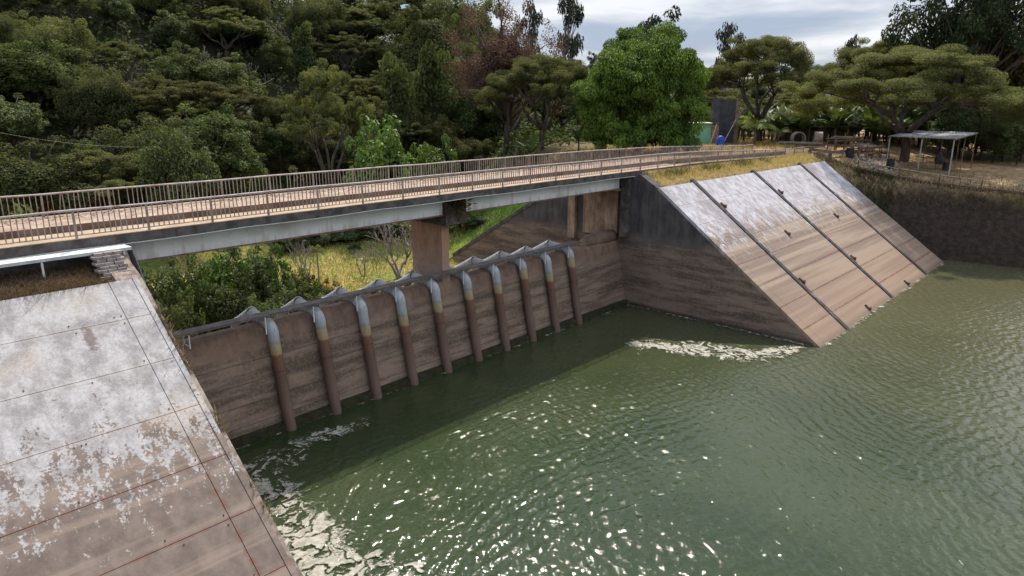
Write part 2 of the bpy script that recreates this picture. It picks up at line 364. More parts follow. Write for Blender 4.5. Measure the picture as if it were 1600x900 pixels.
M['yellow_grass'] = m_leaf('yellow dry grass blades', (0.30, 0.23, 0.085), (0.56, 0.45, 0.20), 0.3, 0.1, 0.1)
M['green_grass'] = m_leaf('green grass blades', (0.10, 0.16, 0.022), (0.26, 0.36, 0.06), 0.4, 0.1, 0.1)
M['leaf_dark'] = m_leaf('dark forest leaves', (0.030, 0.042, 0.014), (0.145, 0.175, 0.056), 0.36, 0.3, 0.12)
M['leaf_olive'] = m_leaf('olive feathery leaves', (0.055, 0.064, 0.023), (0.195, 0.200, 0.074), 0.38, 0.2, 0.12)
M['leaf_giant'] = m_leaf('dark broad leaves', (0.014, 0.022, 0.010), (0.060, 0.075, 0.028), 0.15, 0.3, 0.12)
M['leaf_mid'] = m_leaf('glossy mid green leaves', (0.040, 0.056, 0.019), (0.155, 0.20, 0.066), 0.34, 0.4, 0.22)
M['leaf_bright'] = m_leaf('bright green leaves', (0.035, 0.07, 0.012), (0.15, 0.23, 0.035), 0.3, 0.4, 0.35)
M['leaf_mango'] = m_leaf('drooping fruit tree leaves', (0.018, 0.045, 0.008), (0.225, 0.31, 0.03), 0.18, 0.35, 0.22)
M['leaf_brown'] = m_leaf('red brown dying leaves', (0.085, 0.052, 0.035), (0.25, 0.150, 0.105), 0.25, 0.2, 0.2)
M['leaf_rust'] = m_leaf('rusty brown leaves', (0.05, 0.035, 0.014), (0.17, 0.105, 0.035), 0.25, 0.2, 0.2)
M['leaf_gum'] = m_leaf('grey green hanging leaves', (0.02, 0.026, 0.017), (0.075, 0.085, 0.052), 0.18, 0.3, 0.3)
M['leaf_banana'] = m_leaf('broad arching leaves', (0.04, 0.07, 0.02), (0.16, 0.21, 0.06), 0.3, 0.45, 0.3)
M['leaf_palm'] = m_leaf('yellow green palm fronds', (0.08, 0.11, 0.018), (0.30, 0.31, 0.06), 0.35, 0.35, 0.3)
M['orange'] = m_leaf('orange flowers', (0.45, 0.16, 0.015), (0.7, 0.28, 0.03), 0.2, 0.2, 0.2)

# ------------------------------------------------------------------ terrain
CREST = [(96.5, 4.0, -4.6), (95.8, 12.0, -4.3), (95.2, 17.0, -4.0), (94.2, 22.0, -3.4), (92.6, 27.0, -2.5), (90.9, 30.5, -1.3)]
def crest_at(y):
    ys = [c[1] for c in CREST]; return np.interp(y, ys, [c[0] for c in CREST]), np.interp(y, ys, [c[2] for c in CREST])
def H(x, y):
    x = np.asarray(x, float); y = np.asarray(y, float)
    valley = -11.6 + 0.012 * np.maximum(y - 50, 0)
    u = y - 0.02 * x
    hill = 43 * ss(70, 178, u) * (1 - 0.72 * ss(88, 165, x))
    hill = hill + 11 * ss(185, 420, np.hypot(x, y)) * ss(60, 160, x)
    plat = -0.55 - 1.9 * ss(35, 20, y) - 0.7 * ss(18, 0, y)
    # right bank of the valley
    tr = ss(0, 19, x - 52.4 - 0.30 * (y - 41))
    lim = np.where(y < 41, 0.0, -1.75 - (y - 41) * 0.62) + np.maximum(x - 52.3, 0) * 0.75       # stays under the wing wall line beside it
    right = np.minimum(valley + (plat - valley) * tr, np.where(x > 52, np.maximum(lim, valley), valley))
    tl = ss(0, 16, 9.0 - x - 0.3 * (y - 41))
    left = valley + (-0.5 - valley) * tl
    h = np.where(x < 30, left, right)
    down = np.maximum(h, valley + hill)
    down = np.where(x > 60, np.maximum(down, h + 0.9 * hill * ss(95, 190, y + 0.35 * x)), down)
    # upstream side
    slope = S_Z0 - (S_Y0 - y) * (SN / CS) - 0.5
    crestz = np.where(y > S_Y0, S_Z0 - 0.10 + (y - S_Y0) * 0.36, slope)
    crestz = np.where((x < 20) & (y > 30.22), -1.52 + (y - 30.22) * 0.13, crestz)
    up_in = np.where((x > 9.2) & (x < 52.2), -16.5, crestz)
    cx, cz = crest_at(y)
    t = np.clip((x - (cx - 3.0)) / 3.0, 0, 1)
    bank = -14.5 + (cz + 14.5) * np.where(t <= 0, 0, t ** 0.62)
    inland = cz + (plat - cz) * ss(0, 11, x - cx)
    bank = np.where(x > cx, inland, bank)
    up = np.where(x > 89.9, np.maximum(bank, np.where(y > S_Y0, crestz, -99)), up_in)
    up = np.where((x > 88.0) & (y >= S_Y0), np.minimum(np.where(x > 91, inland, crestz), 0), up)
    road = np.where((x < 9.2) | (x > 52.2), -0.06, -16.5)
    road = np.where(x > 60, -0.06 - 0.5 * ss(60, 92, x), road)
    res = np.where(y < np.where(x < 9.2, 33.6, 33.0), up, np.where(y < 39.2, np.where((x > 9.2) & (x < 52.2), -11.6, road), down))
    return res
def Hs(x, y): return float(H(x, y))

xs = np.concatenate([np.arange(-700, -60, 40), np.arange(-60, 8, 3), np.array([8, 8.5, 9.1, 9.3]), np.arange(10, 52, 1.0), np.array([52.12, 52.4, 53.0]), np.arange(54, 88, 1.5), np.arange(88, 104, 0.4), np.arange(104, 160, 2.0), np.arange(160, 320, 6), np.arange(320, 1500, 60)])
ys = np.concatenate([np.arange(-400, -20, 25), np.arange(-20, 30, 0.8), np.arange(30, 44, 0.5), np.arange(44, 100, 1.5), np.arange(100, 260, 4), np.arange(260, 1400, 60)])
GX, GY = np.meshgrid(xs, ys); GZ = H(GX, GY)
NZ = np.array([fbm(a, b, 0.11, 3.0) for a, b in zip(GX.ravel(), GY.ravel())]).reshape(GX.shape)
NZ2 = np.array([fbm(a, b, 0.5, 9.0, 3) for a, b in zip(GX.ravel(), GY.ravel())]).reshape(GX.shape)
amp = np.where((GY > 42) | (GX > 92.5), 0.25, 0.04); amp = np.where((GY > 95), 1.4, amp); amp = np.where((GX > 90.5) & (GX < 97) & (GY < 30), 0.45, amp)
amp = np.where((GX < 91) & (GY < 33.2), 0.0, amp)
GZ = GZ + NZ * amp + NZ2 * amp * 0.35
nx, ny = len(xs), len(ys)
V = np.stack([GX.ravel(), GY.ravel(), GZ.ravel()], 1)
ii = np.arange(nx * ny).reshape(ny, nx)
Q = np.stack([ii[:-1, :-1].ravel(), ii[:-1, 1:].ravel(), ii[1:, 1:].ravel(), ii[1:, :-1].ravel()], 1)
gm = mesh_np("ground", V, Q, smooth=True)
def ground_cols():
    x, y, z = V[:, 0], V[:, 1], V[:, 2]; n = NZ.ravel(); n2 = NZ2.ravel()
    c = np.tile(np.array([0.034, 0.034, 0.016]), (len(V), 1))              # forest floor
    def put(mask, col):
        nonlocal c; mk = np.clip(mask, 0, 1)[:, None]; c = c * (1 - mk) + np.array(col) * mk
    val = (y > 36) & (y < 112) & (z < -4)
    green = np.array([0.155, 0.20, 0.04])
    put(np.where(val, 1.0, 0), (0.44, 0.34, 0.15))
    put(np.where(val, ss(-0.15, 0.3, n + 0.25 * n2), 0), (0.25, 0.26, 0.075))
    put(np.where(val, ss(68, 80, y + 6 * n) , 0), (0.12, 0.16, 0.035))
    put(np.where(val, ss(49, 57, x + 5 * n - (y - 58) * .25), 0), (0.13, 0.24, 0.03))
    put(np.where(val, ss(52, 47, y + 4 * n), 0), (0.12, 0.085, 0.055))
    plat = (x > 52) & (z > -4.2) & (y > 39) & (y < 75)
    put(np.where(plat, 1.0, 0), (0.16, 0.13, 0.065))
    put(np.where((x > 88) & (y <= 60), ss(-4.9, -3.9, z), 0), (0.40, 0.275, 0.16))
    put(np.where((x > 96) & (y > 27) & (y < 44), 0.9 * ss(-.35, .2, n), 0), (0.56, 0.40, 0.24))
    put(np.where((x > 118) & (y < 30), 0.75 * ss(-.3, .3, n), 0), (0.54, 0.39, 0.235))
    put(np.where((x > 90) & (x < 104) & (y < 33), 0.65 * ss(-0.1, 0.35, n + .5 * n2), 0), (0.20, 0.165, 0.065))
    put(np.where((x > 112) & (y < 24), ss(120, 128, x + 6 * n) * ss(26, 22, y + .08 * (x - 120) + 2 * n2) * .9, 0), (0.075, 0.10, 0.03))
    put(np.where((x > 89) & (x < 98) & (y < 33), ss(-4.3, -6.0, z + n * 1.2), 0), (0.060, 0.044, 0.034))
    put(np.where((y > 30.2) & (y < 39) & ((x < 10) | ((x > 51.5) & (x < 92))), 1.0, 0), (0.30, 0.215, 0.10))
    put(np.where((y > 30.2) & (y < 33.2) & (x < 10), 0.8, 0), (0.16, 0.105, 0.06))
    return c
gc = ground_cols(); ca = gm.color_attributes.new("soil", 'FLOAT_COLOR', 'POINT')
ca.data.foreach_set("color", np.concatenate([gc, np.ones((len(V), 1))], 1).astype(np.float32).ravel())
def ground_mat():
    k = NT('earth and grass'); p = k.pos(); c = k.attrc("soil"); n = k.noise(p, 1.6, 6, 0.68); n2 = k.noise(p, 0.35, 5, 0.6)
    c = k.mix(k.step(n, 0.35, 0.7), k.mix(1.0, c, (0.62, 0.60, 0.58), 'MULTIPLY'), k.mix(1.0, c, (1.30, 1.27, 1.2), 'MULTIPLY'))
    c = k.mix(k.math('MULTIPLY', k.step(n2, 0.52, 0.68), 0.3), c, k.mix(1.0, c, (0.75, 0.9, 0.6), 'MULTIPLY'))
    n3 = k.noise(k.scale(p, (1, 1, 1.6)), 4.5, 6, .7); c = k.mix(k.math('MULTIPLY', k.step(n3, .48, .66), .55), c, k.mix(1.0, c, (0.45, 0.42, 0.40), 'MULTIPLY'))
    k.bump(k.math('ADD', n, k.math('MULTIPLY', n3, .5)), 0.9, 0.3); return k.done(c, 0.95)
M['ground'] = ground_mat()
tag(link("ground", gm, M['ground']), kind="structure")

# ------------------------------------------------------------------ water and foam
def water_mat():
    k = NT('turbid green water'); p = k.pos()
    q = k.scale(p, (1.0, 1.0, 0.0))
    rot = k.node("ShaderNodeVectorRotate", rotation_type='Z_AXIS'); k.set(rot.inputs['Vector'], q); rot.inputs['Angle'].default_value = math.radians(-28)
    q = rot.outputs[0]
    w1 = k.noise(k.scale(q, (1.0, 0.42, 1)), 1.15, 3, 0.5, 0.6)
    w2 = k.noise(k.scale(q, (1.0, 0.5, 1)), 3.4, 3, 0.55, 0.8)
    w3 = k.noise(q, 9.0, 2, 0.5)
    gust = k.noise(q, 0.05, 3, 0.5)
    h = k.math('ADD', k.math('MULTIPLY', w1, 0.60), k.math('ADD', k.math('MULTIPLY', w2, 0.22), k.math('MULTIPLY', w3, 0.09)))
    h = k.math('MULTIPLY', h, k.math('ADD', 0.65, k.math('MULTIPLY', gust, 0.7)))
    k.bump(k.math("ADD", k.math("MULTIPLY", w2, 0.3), k.math("MULTIPLY", w3, 0.15)), 0.8, 0.11)
    silt = k.noise(q, 0.09, 4, 0.55)
    x, y, z = k.xyz(p)
    c = k.mix(k.step(silt, 0.4, 0.65), (0.024, 0.037, 0.014), (0.036, 0.049, 0.020))
    far = k.step(k.math('ADD', x, k.math('MULTIPLY', silt, 12.0)), 30.0, 80.0)
    c = k.mix(k.math('MULTIPLY', far, 0.75), c, (0.098, 0.092, 0.052))
    k.b.inputs['IOR'].default_value = 1.33; k.b.inputs['Specular IOR Level'].default_value = 0.5
    return k.done(c, 0.05)
M['water'] = water_mat()
st = 0.075; wx = np.arange(9.0, 96.0, st); wy = np.arange(-8.0, 33.6, st); WX, WY = np.meshgrid(wx, wy); WZ = np.zeros(WX.shape)
wr = np.random.default_rng(5)
gust = 0.98 + 0.14 * np.sin(WX * .11 + 1.3 * np.sin(WY * .13)) * np.sin(WY * .17 + .6 * np.sin(WX * .09 + 1)) + .12 * np.sin(WX * .43 + 2 * np.sin(WY * .31)) * np.sin(WY * .57 + 1.5 * np.sin(WX * .27))
DX = .42 * np.sin(WX * .21 + WY * .33 + 1.2 * np.sin(WY * .19)) + .16 * np.sin(WX * .61 + 1.7 * np.sin(WY * .47)) + .06 * np.sin(WY * 1.9 + 1.4 * np.sin(WX * 1.3)); DY = .42 * np.sin(WX * .27 - WY * .23 + 2) + .16 * np.sin(WY * .71 + 1.4 * np.sin(WX * .53 + 1)) + .06 * np.sin(WX * 2.1 + 1.2 * np.sin(WY * 1.7))
calm = 1 - 0.45 * ss(27.5, 31.5, WY)
for i in range(120):
    lam = math.exp(wr.uniform(math.log(.22), math.log(.85))); k_ = 2 * math.pi / lam; th = math.radians(118) + wr.normal(0, .58)
    sl = 0.0228 * (1.0 if lam > .6 else .85); ph = wr.uniform(0, 6.28)
    drift = .5 * np.sin(WX * wr.uniform(.1, .5) + WY * wr.uniform(-.5, .5) + wr.uniform(0, 6))
    WZ += sl / k_ * np.sin(k_ * (math.cos(th) * (WX + DX) + math.sin(th) * (WY + DY)) + ph + drift) * (1 + .55 * np.sin(WX * wr.uniform(-.4, .4) + WY * wr.uniform(-.4, .4) + wr.uniform(0, 6)))
edge = np.minimum.reduce([ss(9.0, 10.0, WX), ss(-8.0, -6.0, WY), 1 - ss(95.0, 96.0, WX)])
WZ = ZW + WZ * gust * calm * edge
n1, n2 = len(wx), len(wy); ii = np.arange(n1 * n2).reshape(n2, n1)
V = np.stack([WX.ravel(), WY.ravel(), WZ.ravel()], 1); Q = np.stack([ii[:-1, :-1].ravel(), ii[:-1, 1:].ravel(), ii[1:, 1:].ravel(), ii[1:, :-1].ravel()], 1)
x0_, x1_, y0_, y1_ = wx[0], wx[-1], wy[0], wy[-1]; o = len(V)
V = np.concatenate([V, np.array([(-200, -260, ZW), (140, -260, ZW), (140, y1_, ZW), (-200, y1_, ZW)], float)])
Q = np.concatenate([Q, np.array([(o, o + 1, ii[0, -1], ii[0, 0]), (o + 1, o + 2, ii[-1, -1], ii[0, -1]), (o + 3, o, ii[0, 0], ii[-1, 0])])])
tag(link("water", mesh_np("water", V, Q, smooth=True), M['water']), kind="structure")

def foam_mat():
    k = NT('cream foam'); p = k.pos(); n = k.noise(p, 3.0, 5, 0.6); t = k.attr("tint"); f = k.noise(p, 7.0, 6, 0.72)
    k.set(k.b.inputs['Base Color'], k.mix(k.step(n, 0.35, 0.65), (0.26, 0.245, 0.195), (0.42, 0.405, 0.345)))
    al = k.step(k.math('ADD', t, k.math('MULTIPLY', k.math('SUBTRACT', f, 0.5), 0.9)), 0.02, 0.34)
    k.set(k.b.inputs['Alpha'], k.math('MULTIPLY', al, 0.93)); k.b.inputs['Roughness'].default_value = .8
    return k.m
M['foam'] = foam_mat()
def foam(name, line, thr, x0, x1, y0, y1, st=0.055):
    pts = np.array(line, float)
    gx = np.arange(x0, x1, st); gy = np.arange(y0, y1, st); X, Y = np.meshgrid(gx, gy); best = np.full(X.shape, -9.0)
    for (a, b) in zip(pts[:-1], pts[1:]):
        d = b[:2] - a[:2]; t = np.clip(((X - a[0]) * d[0] + (Y - a[1]) * d[1]) / (d @ d), 0, 1)
        dist = np.hypot(X - a[0] - t * d[0], Y - a[1] - t * d[1]); wd = a[2] + (b[2] - a[2]) * t; dn = a[3] + (b[3] - a[3]) * t
        best = np.maximum(best, dn * (1 - (dist / wd) ** 2))
    keep = []; tin = []
    for j in range(X.shape[0]):
        for i in range(X.shape[1]):
            if best[j, i] > -1.3:
                x, y = X[j, i], Y[j, i]
                wx = fbm(x, y, 0.5, 5) * 1.1; wy = fbm(x, y, 0.5, 17) * 1.1
                n = abs(fbm(x + wx, y + wy, 0.85, 2, 5)) ; n2 = fbm(x + wx, y + wy, 2.3, 8, 3)
                if best[j, i] * 0.40 + n2 * 0.26 + fbm(x, y, .45, 31, 2) * .25 - 0.62 * (1 - min(1, n * 4.6)) - .20 * (1 - min(1, abs(n2) * 5)) > thr - .16: keep.append((i, j)); tin.append(best[j, i] * 0.40 + n2 * 0.26 + fbm(x, y, .45, 31, 2) * .25 - 0.62 * (1 - min(1, n * 4.6)) - .20 * (1 - min(1, abs(n2) * 5)) - thr)
    kx = np.array(keep); vs = {}; V = []; Q = []
    def vid(i, j):
        if (i, j) not in vs:
            x = x0 + i * st; y = y0 + j * st
            vs[(i, j)] = len(V); V.append((x + NP.normal() * st * .18, y + NP.normal() * st * .18, ZW + 0.05 + 0.02 * fbm(x, y, 1.5, 4)))
        return vs[(i, j)]
    for (i, j) in keep: Q.append((vid(i, j), vid(i + 1, j), vid(i + 1, j + 1), vid(i, j + 1)))
    tag(link(name, mesh_np(name, np.array(V), np.array(Q), np.array(tin) + .08, smooth=True), M['foam']), kind="stuff")
foam("foam", [(13.4, 27.2, 1.3, 0.85), (12.7, 25.0, 1.7, 1.35), (12.1, 22.6, 1.9, 1.45), (12.2, 20.0, 2.1, 1.35), (13.2, 16.5, 2.6, 1.0)], 0.11, 9.7, 18.5, 13.0, 32.0, 0.05)
foam("foam", [(42.6, 26.3, 1.3, 0.75), (44.0, 23.9, 1.7, 1.25), (45.3, 21.0, 1.9, 1.25), (46.6, 18.8, 1.5, 1.15), (50.0, 17.2, 0.7, 1.0)], 0.08, 40.5, 51.2, 15.0, 29.0, 0.06)
foam("foam", [(13.0, 28.6, 1.5, 0.85), (14.2, 30.0, 1.3, 0.82), (17.2, 31.0, 0.9, 0.7), (20.5, 30.6, 0.6, 0.6)], 0.06, 10.0, 22.5, 26.5, 32.6)

for (ln, x0, x1, y0, y1) in [([(10.2, 33.05, .35, .62), (30, 33.0, .22, .45), (51.2, 33.05, .4, .62)], 9.9, 51.3, 32.3, 33.3), ([(51.2, 32.5, .35, .6), (51.2, 24, .22, .5), (51.2, 17, .4, .8)], 50.4, 51.35, 15.5, 33.0), ([(52, 15.85, .3, .6), (72, 15.85, .25, .5), (90, 15.85, .35, .6)], 51.5, 91, 15.2, 16.3)]:
    foam("foam", ln, 0.12, x0, x1, y0, y1, 0.065)

# ------------------------------------------------------------------ dam: right abutment
def SP(x, s, n=0.0): return (x, S_Y0 - s * CS - n * SN, S_Z0 - s * SN + n * CS)
def slab(mb, x0, x1, s0, s1, n0, n1, skew=0.0):
    return mb.add([SP(x0, s0, n0), SP(x1, s0, n0), SP(x1 + skew, s1, n0), SP(x0 + skew, s1, n0), SP(x0, s0, n1), SP(x1, s0, n1), SP(x1 + skew, s1, n1), SP(x0 + skew, s1, n1)],
                  [(0,3,2,1),(4,5,6,7),(0,1,5,4),(1,2,6,5),(2,3,7,6),(3,0,4,7)])
WINGP = [(33.0, -0.46), (32.5, -0.22), (30.6, -1.30), (16.0, -12.20), (10.0, -16.6), (57.6, -16.6), (57.6, -11.6), (56.6, -11.0), (41.0, -1.62), (39.6, -0.62)]
ra = thing("concrete_abutment", "right hand concrete dam abutment with a long pale sloping face crossed by three dark ribs", "dam abutment", (52.0, 30.0, -12.0))
mb = MB(); mb.prism(WINGP, 51.36, 52.25); part("side_wall", mb, M['wing'], ra)
mb = MB(); mb.prism([(40.9, -1.70), (56.5, -11.05), (56.7, -10.75), (41.0, -1.38)], 51.30, 52.31); part("coping", mb, M['dark_conc'], ra)
RIBS = [57.4, 70.2, 82.9]
bays = [(51.34, 57.14), (57.66, 69.94), (70.46, 82.64), (83.16, 90.6)]
J = 2.33
for bi, (a, b) in enumerate(bays):
    mb = MB(); e0 = 0
    for r in range(9):
        s0, s1 = r * J + 0.012, (r + 1) * J - 0.012
        if bi == 0 and r >= 3:
            slab(mb, a, a + 1.08, s0, s1, -0.25, 0.0); slab(mb, a + 1.105, b, s0, s1, -0.25, 0.0)
        elif bi == 3:
            slab(mb, a, b + 0.0 + 0.06 * r, s0, s1, -0.25, 0.0)
        else: slab(mb, a, b, s0, s1, -0.25, 0.0)
    part("facing_slab", mb, M['slope_r'], ra)
mb = MB(); slab(mb, 51.40, 90.4, 0.0, 9 * J, -0.60, -0.252); part("base_slab", mb, M['dark_conc'], ra)
for x in RIBS:
    mb = MB(); slab(mb, x - 0.25, x + 0.25, -0.35, 18.9, -0.24, 0.09); part("rib", mb, M['rib'], ra)
for (x, s) in [(63.8, 8.1), (77.3, 8.0), (58.0, 12.9), (71.0, 13.0), (63.9, 17.7), (76.2, 17.8), (58.05, 3.4), (71.0, 3.3)]:
    mb = MB(); slab(mb, x - 0.10, x + 0.10, s - 0.42, s + 0.25, 0.003, 0.13); slab(mb, x - 0.17, x + 0.17, s + 0.0, s + 0.16, 0.131, 0.24); part("bracket", mb, M['rust'], ra)
# abutment bay under the bridge
mb = MB(); mb.box(51.16, 51.355, 34.5, 38.3, -5.95, -1.75); part("bearing_panel", mb, M['bay'], ra)
mb = MB(); mb.box(50.95, 51.355, 39.15, 39.95, -6.6, -1.2); part("pilaster", mb, M['bay'], ra)
mb = MB(); mb.box(50.90, 51.355, 33.25, 34.05, -5.8, -0.62); part("pilaster", mb, M['dark_conc'], ra)
mb = MB(); mb.box(50.5, 51.355, 34.05, 39.0, -1.72, -1.60); part("bearing_shelf", mb, M['bay'], ra)

# ------------------------------------------------------------------ dam: left abutment
la = thing("concrete_abutment", "near left concrete dam abutment with peeling white sloping face and rust brown joints", "dam abutment", (5.0, 30.0, -12.0))
mb = MB(); mb.prism([(33.0, -0.46), (32.5, -0.50), (30.45, -1.42), (16.0, -12.32), (10.0, -16.8), (57.6, -16.6), (57.6, -11.6), (41.0, -1.62), (39.6, -0.62)], 9.0, 9.97); part("side_wall", mb, M['rough_edge'], la)
xl = -14.0
mb = MB()
for r in range(9):
    slab(mb, xl, 8.63, r * J + 0.011 if r else 0.34, (r + 1) * J - 0.011, -0.25, 0.0)
part("facing_slab", mb, M['slope_l'], la)
for r in range(9):
    mb = MB(); slab(mb, 8.655, 9.53, r * J + 0.012 if r else 0.34, (r + 1) * J - 0.012, -0.25, 0.006); part("edge_panel", mb, M['slope_l'], la)
mb = MB(); slab(mb, 9.545, 9.74, 0.3, 9 * J, -0.25, 0.03); part("edge_strip", mb, M['slope_l'], la)
mb = MB(); mb.box(-14, 8.99, 33.06, 33.4, -2.2, -0.43); part("back_wall", mb, M['dark_conc'], la)
mb = MB(); slab(mb, xl, 9.70, 0.4, 9 * J, -0.60, -0.252); part("base_slab", mb, M['dark_conc'], la)
for i in range(46):                                            # bolt heads on the slabs
    r = rnd.randrange(1, 8); x = rnd.uniform(-2, 8.5) if i % 3 else 8.5; mb = MB(); o_ = rnd.choice([-.22, .16])
    slab(mb, x - 0.02, x + 0.02, r * J + o_, r * J + o_ + .045, 0.001, 0.025); part("bolt", mb, M['rust'], la)

# ------------------------------------------------------------------ spillway wall
sw = thing("spillway_wall", "long brown tide marked concrete spillway wall between the two sloping abutments", "spillway wall", (30.0, 34.0, -12.0))
mb = MB(); mb.prism([(32.55, -16.4), (33.32, -12.05), (34.45, -6.40), (34.58, -6.24), (34.85, -6.17), (35.5, -6.22), (35.9, -6.40), (41.4, -12.6), (41.4, -16.4)], 9.98, 51.34)
part("wall_body", mb, M['weir'], sw)
mb = MB()
for z in (-11.2, -10.1, -9.0, -7.9): 
    y = 33.32 + (z - ZW) * 0.2
    mb.bar((9.98, y - 0.002, z), (51.33, y - 0.002, z), 0.03, 0.03)
part("lift_joints", mb, M['dark_conc'], sw)
mb = MB(); mb.tube([(46.5, 35.2, -6.2), (47.6, 35.15, -5.95), (49.5, 35.0, -5.85), (51.33, 35.0, -5.9)], [0.3, 0.55, 0.62, 0.6], 10); part("crest_hump", mb, M['weir'], sw, True)

# ------------------------------------------------------------------ siphon pipes
ORD = ["", "second ", "third ", "fourth ", "fifth ", "sixth ", "seventh ", "eighth ", "ninth ", "tenth "]
def siphon(rr=0.315):
    t = thing("siphon_pipe", "x", "pipe", (0, 0, 0), "siphon pipes over the spillway wall")
    mb = MB(); path = [(0, 32.72, -13.6), (0, 32.97, -12.2), (0, 34.02, -6.85)]
    cy, cz, R = 34.02 + 0.62, -6.72, 0.62
    for a in np.linspace(10, 80, 7):
        path.append((0, cy - R * math.cos(math.radians(a)), cz + R * math.sin(math.radians(a))))
    mb.tube(path, rr, 18); riser = part("riser", mb, M['pipe'], t, True, False)
    mb = MB(); mb.tube([(0, 34.60, -6.085), (0, 36.25, -5.93)], [rr + .001, rr + 0.02], 18); part("crest_pipe", mb, M['pipe_grey'], t, True, False)
    mb = MB(); n = 18; o = 0
    A = Vector((0, 36.25, -5.90)); B = Vector((0, 38.0, -7.05)); rings = []
    for i, (f, r0) in enumerate([(0, rr + .02), (0.25, rr + 0.05), (1.0, rr + 0.17)]):
        c = A.lerp(B, f)
        for k in range(n + 1):
            a = math.radians(-25 + 230 * k / n); mb.v.append((c.x + r0 * math.cos(a), c.y + 0.42 * r0 * math.sin(a), c.z + r0 * math.sin(a)))
    for i in range(2):
        for k in range(n): a = i * (n + 1) + k; mb.f.append((a, a + 1, a + n + 2, a + n + 1))
    hood = part("outlet_hood", mb, M['pipe_grey'], t, True, False)
    sm = hood.modifiers.new("thickness", 'SOLIDIFY'); sm.thickness = 0.03
    mb = MB(); r0 = rr + 0.18
    mb.tube([(B.x + r0 * math.cos(a), B.y + 0.42 * r0 * math.sin(a) + .01, B.z + r0 * math.sin(a)) for a in np.radians(np.linspace(-25, 205, 19))], 0.035, 6); part("rim", mb, M['rim'], hood, True, False)
    mb = MB(); mb.bar((-0.25, 35.5, -6.3), (-0.30, 36.7, -6.75), 0.06); part("strut", mb, M['galv'], t, False, False)
    mb = MB(); mb.tube([(0, 32.97 + 1.05 * .66 - .0, -8.7), (0, 32.97 + 1.05 * .668, -8.66)], rr + 0.03, 18); part("collar", mb, M['rust'], t, True, False)
    return t
proto = siphon()
for i in range(10):
    t = proto if i == 0 else copy_tree(proto)
    t.location = (17.42 + i * 2.945, rnd.uniform(-.03, .03), rnd.uniform(-.06, .06) + (0.08 if i > 5 else 0))
    t["label"] = ("rusty grey topped siphon pipe nearest the left abutment" if i == 0 else
                  "rusty grey topped siphon pipe nearest the right abutment wall" if i == 9 else ORD[i] + "rusty grey topped siphon pipe counted from the left abutment")

# ------------------------------------------------------------------ catwalk over the pipes
cw = thing("catwalk", "narrow brown steel grating catwalk running over the siphon pipes", "catwalk", (30, 34.3, -5.5))
mb = MB(); mb.box(9.98, 45.2, 33.93, 34.62, -5.50, -5.46); part("grating", mb, M['grating'], cw)
for y in (33.93, 34.62):
    mb = MB(); mb.bar((9.98, y, -5.53), (45.2, y, -5.53), 0.05, 0.11); part("side_beam", mb, M['grating'], cw)
for x in [12.9] + [16.98 + i * 2.945 for i in range(10)]:
    mb = MB(); mb.bar((x, 33.93, -6.55 if x > 16 else -6.3), (x, 33.93, -5.5), 0.05); 
    if x < 16: mb.bar((x, 34.62, -6.2), (x, 34.62, -5.5), 0.05); mb.bar((x, 33.93, -6.22), (x, 34.62, -6.22), 0.05)
    part("support_leg", mb, M['white_post'], cw)

# ------------------------------------------------------------------ bridge
br = thing("bridge", "long concrete road bridge with pale steel girders crossing the spillway", "bridge", (30, 36, -0.5))
mb = MB(); mb.box(9.0, 51.9, 33.0, 38.95, -0.42, 0.0); part("deck_slab", mb, M['dark_conc'], br)
mb = MB(); mb.box(-22.0, 8.99, 33.0, 38.95, -0.42, 0.0); part("approach_slab", mb, M['dark_conc'], br)
mb = MB(); mb.box(51.91, 60.0, 33.0, 38.95, -0.42, 0.0); part("approach_slab", mb, M['dark_conc'], br)
mb = MB(); mb.box(-22.0, 60, 33.02, 35.2, 0.004, 0.03); part("roadway", mb, M['deck'], br)
mb = MB(); mb.box(-22.0, 60, 35.2, 38.9, 0.004, 0.34); part("raised_kerb", mb, M['kerb'], br)
mb = MB(); mb.box(-22.0, 60, 35.19, 35.197, 0.032, 0.335); part("kerb_face_shade", mb, M['kerb_face_shade'], br)  # thin strip added to carry the kerb's painted shade
for y in (34.25, 37.7):
    mb = MB(); mb.box(9.97, 30.2, y - 0.02, y + 0.02, -1.52, -0.45); mb.box(31.2, 50.9, y - 0.02, y + 0.02, -1.52, -0.45)
    g = part("girder", mb, M['girder'], br)
    mb = MB(); mb.box(9.98, 30.2, y - 0.17, y + 0.17, -1.58, -1.525); mb.box(31.2, 50.9, y - 0.17, y + 0.17, -1.58, -1.525); part("flange", mb, M['flange'], g)
mb = MB(); mb.box(30.35, 31.0, 34.55, 37.75, -12.2, -1.6); part("pier", mb, M['pier'], br)
mb = MB(); mb.box(30.25, 32.1, 33.95, 38.0, -2.25, -0.44); part("pier_cap", mb, M['dark_conc'], br)
pts = [(x, 32.985, -0.40 - 0.05 * math.sin((x % 8.0) / 8.0 * math.pi)) for x in np.arange(-20, 58, 1.0)]
mb = MB(); mb.tube(pts, 0.022, 6); part("cable", mb, M['cable'], br, True)
mb = MB()
for i in range(900):                                          # leaf litter and stones lying on the kerb top
    x = rnd.uniform(3, 60); y = 38.2 - abs(rnd.gauss(0, 0.75)); s = rnd.uniform(0.03, 0.10); z = 0.342
    if y < 35.4: continue
    a = rnd.uniform(0, 3.1); mb.add([(x + s * math.cos(a + j * 1.57), y + s * math.sin(a + j * 1.57), z + rnd.uniform(0, 0.04)) for j in range(4)], [(0, 1, 2, 3)])
tag(solo("leaf_litter", mb, M['timber']), kind="stuff")

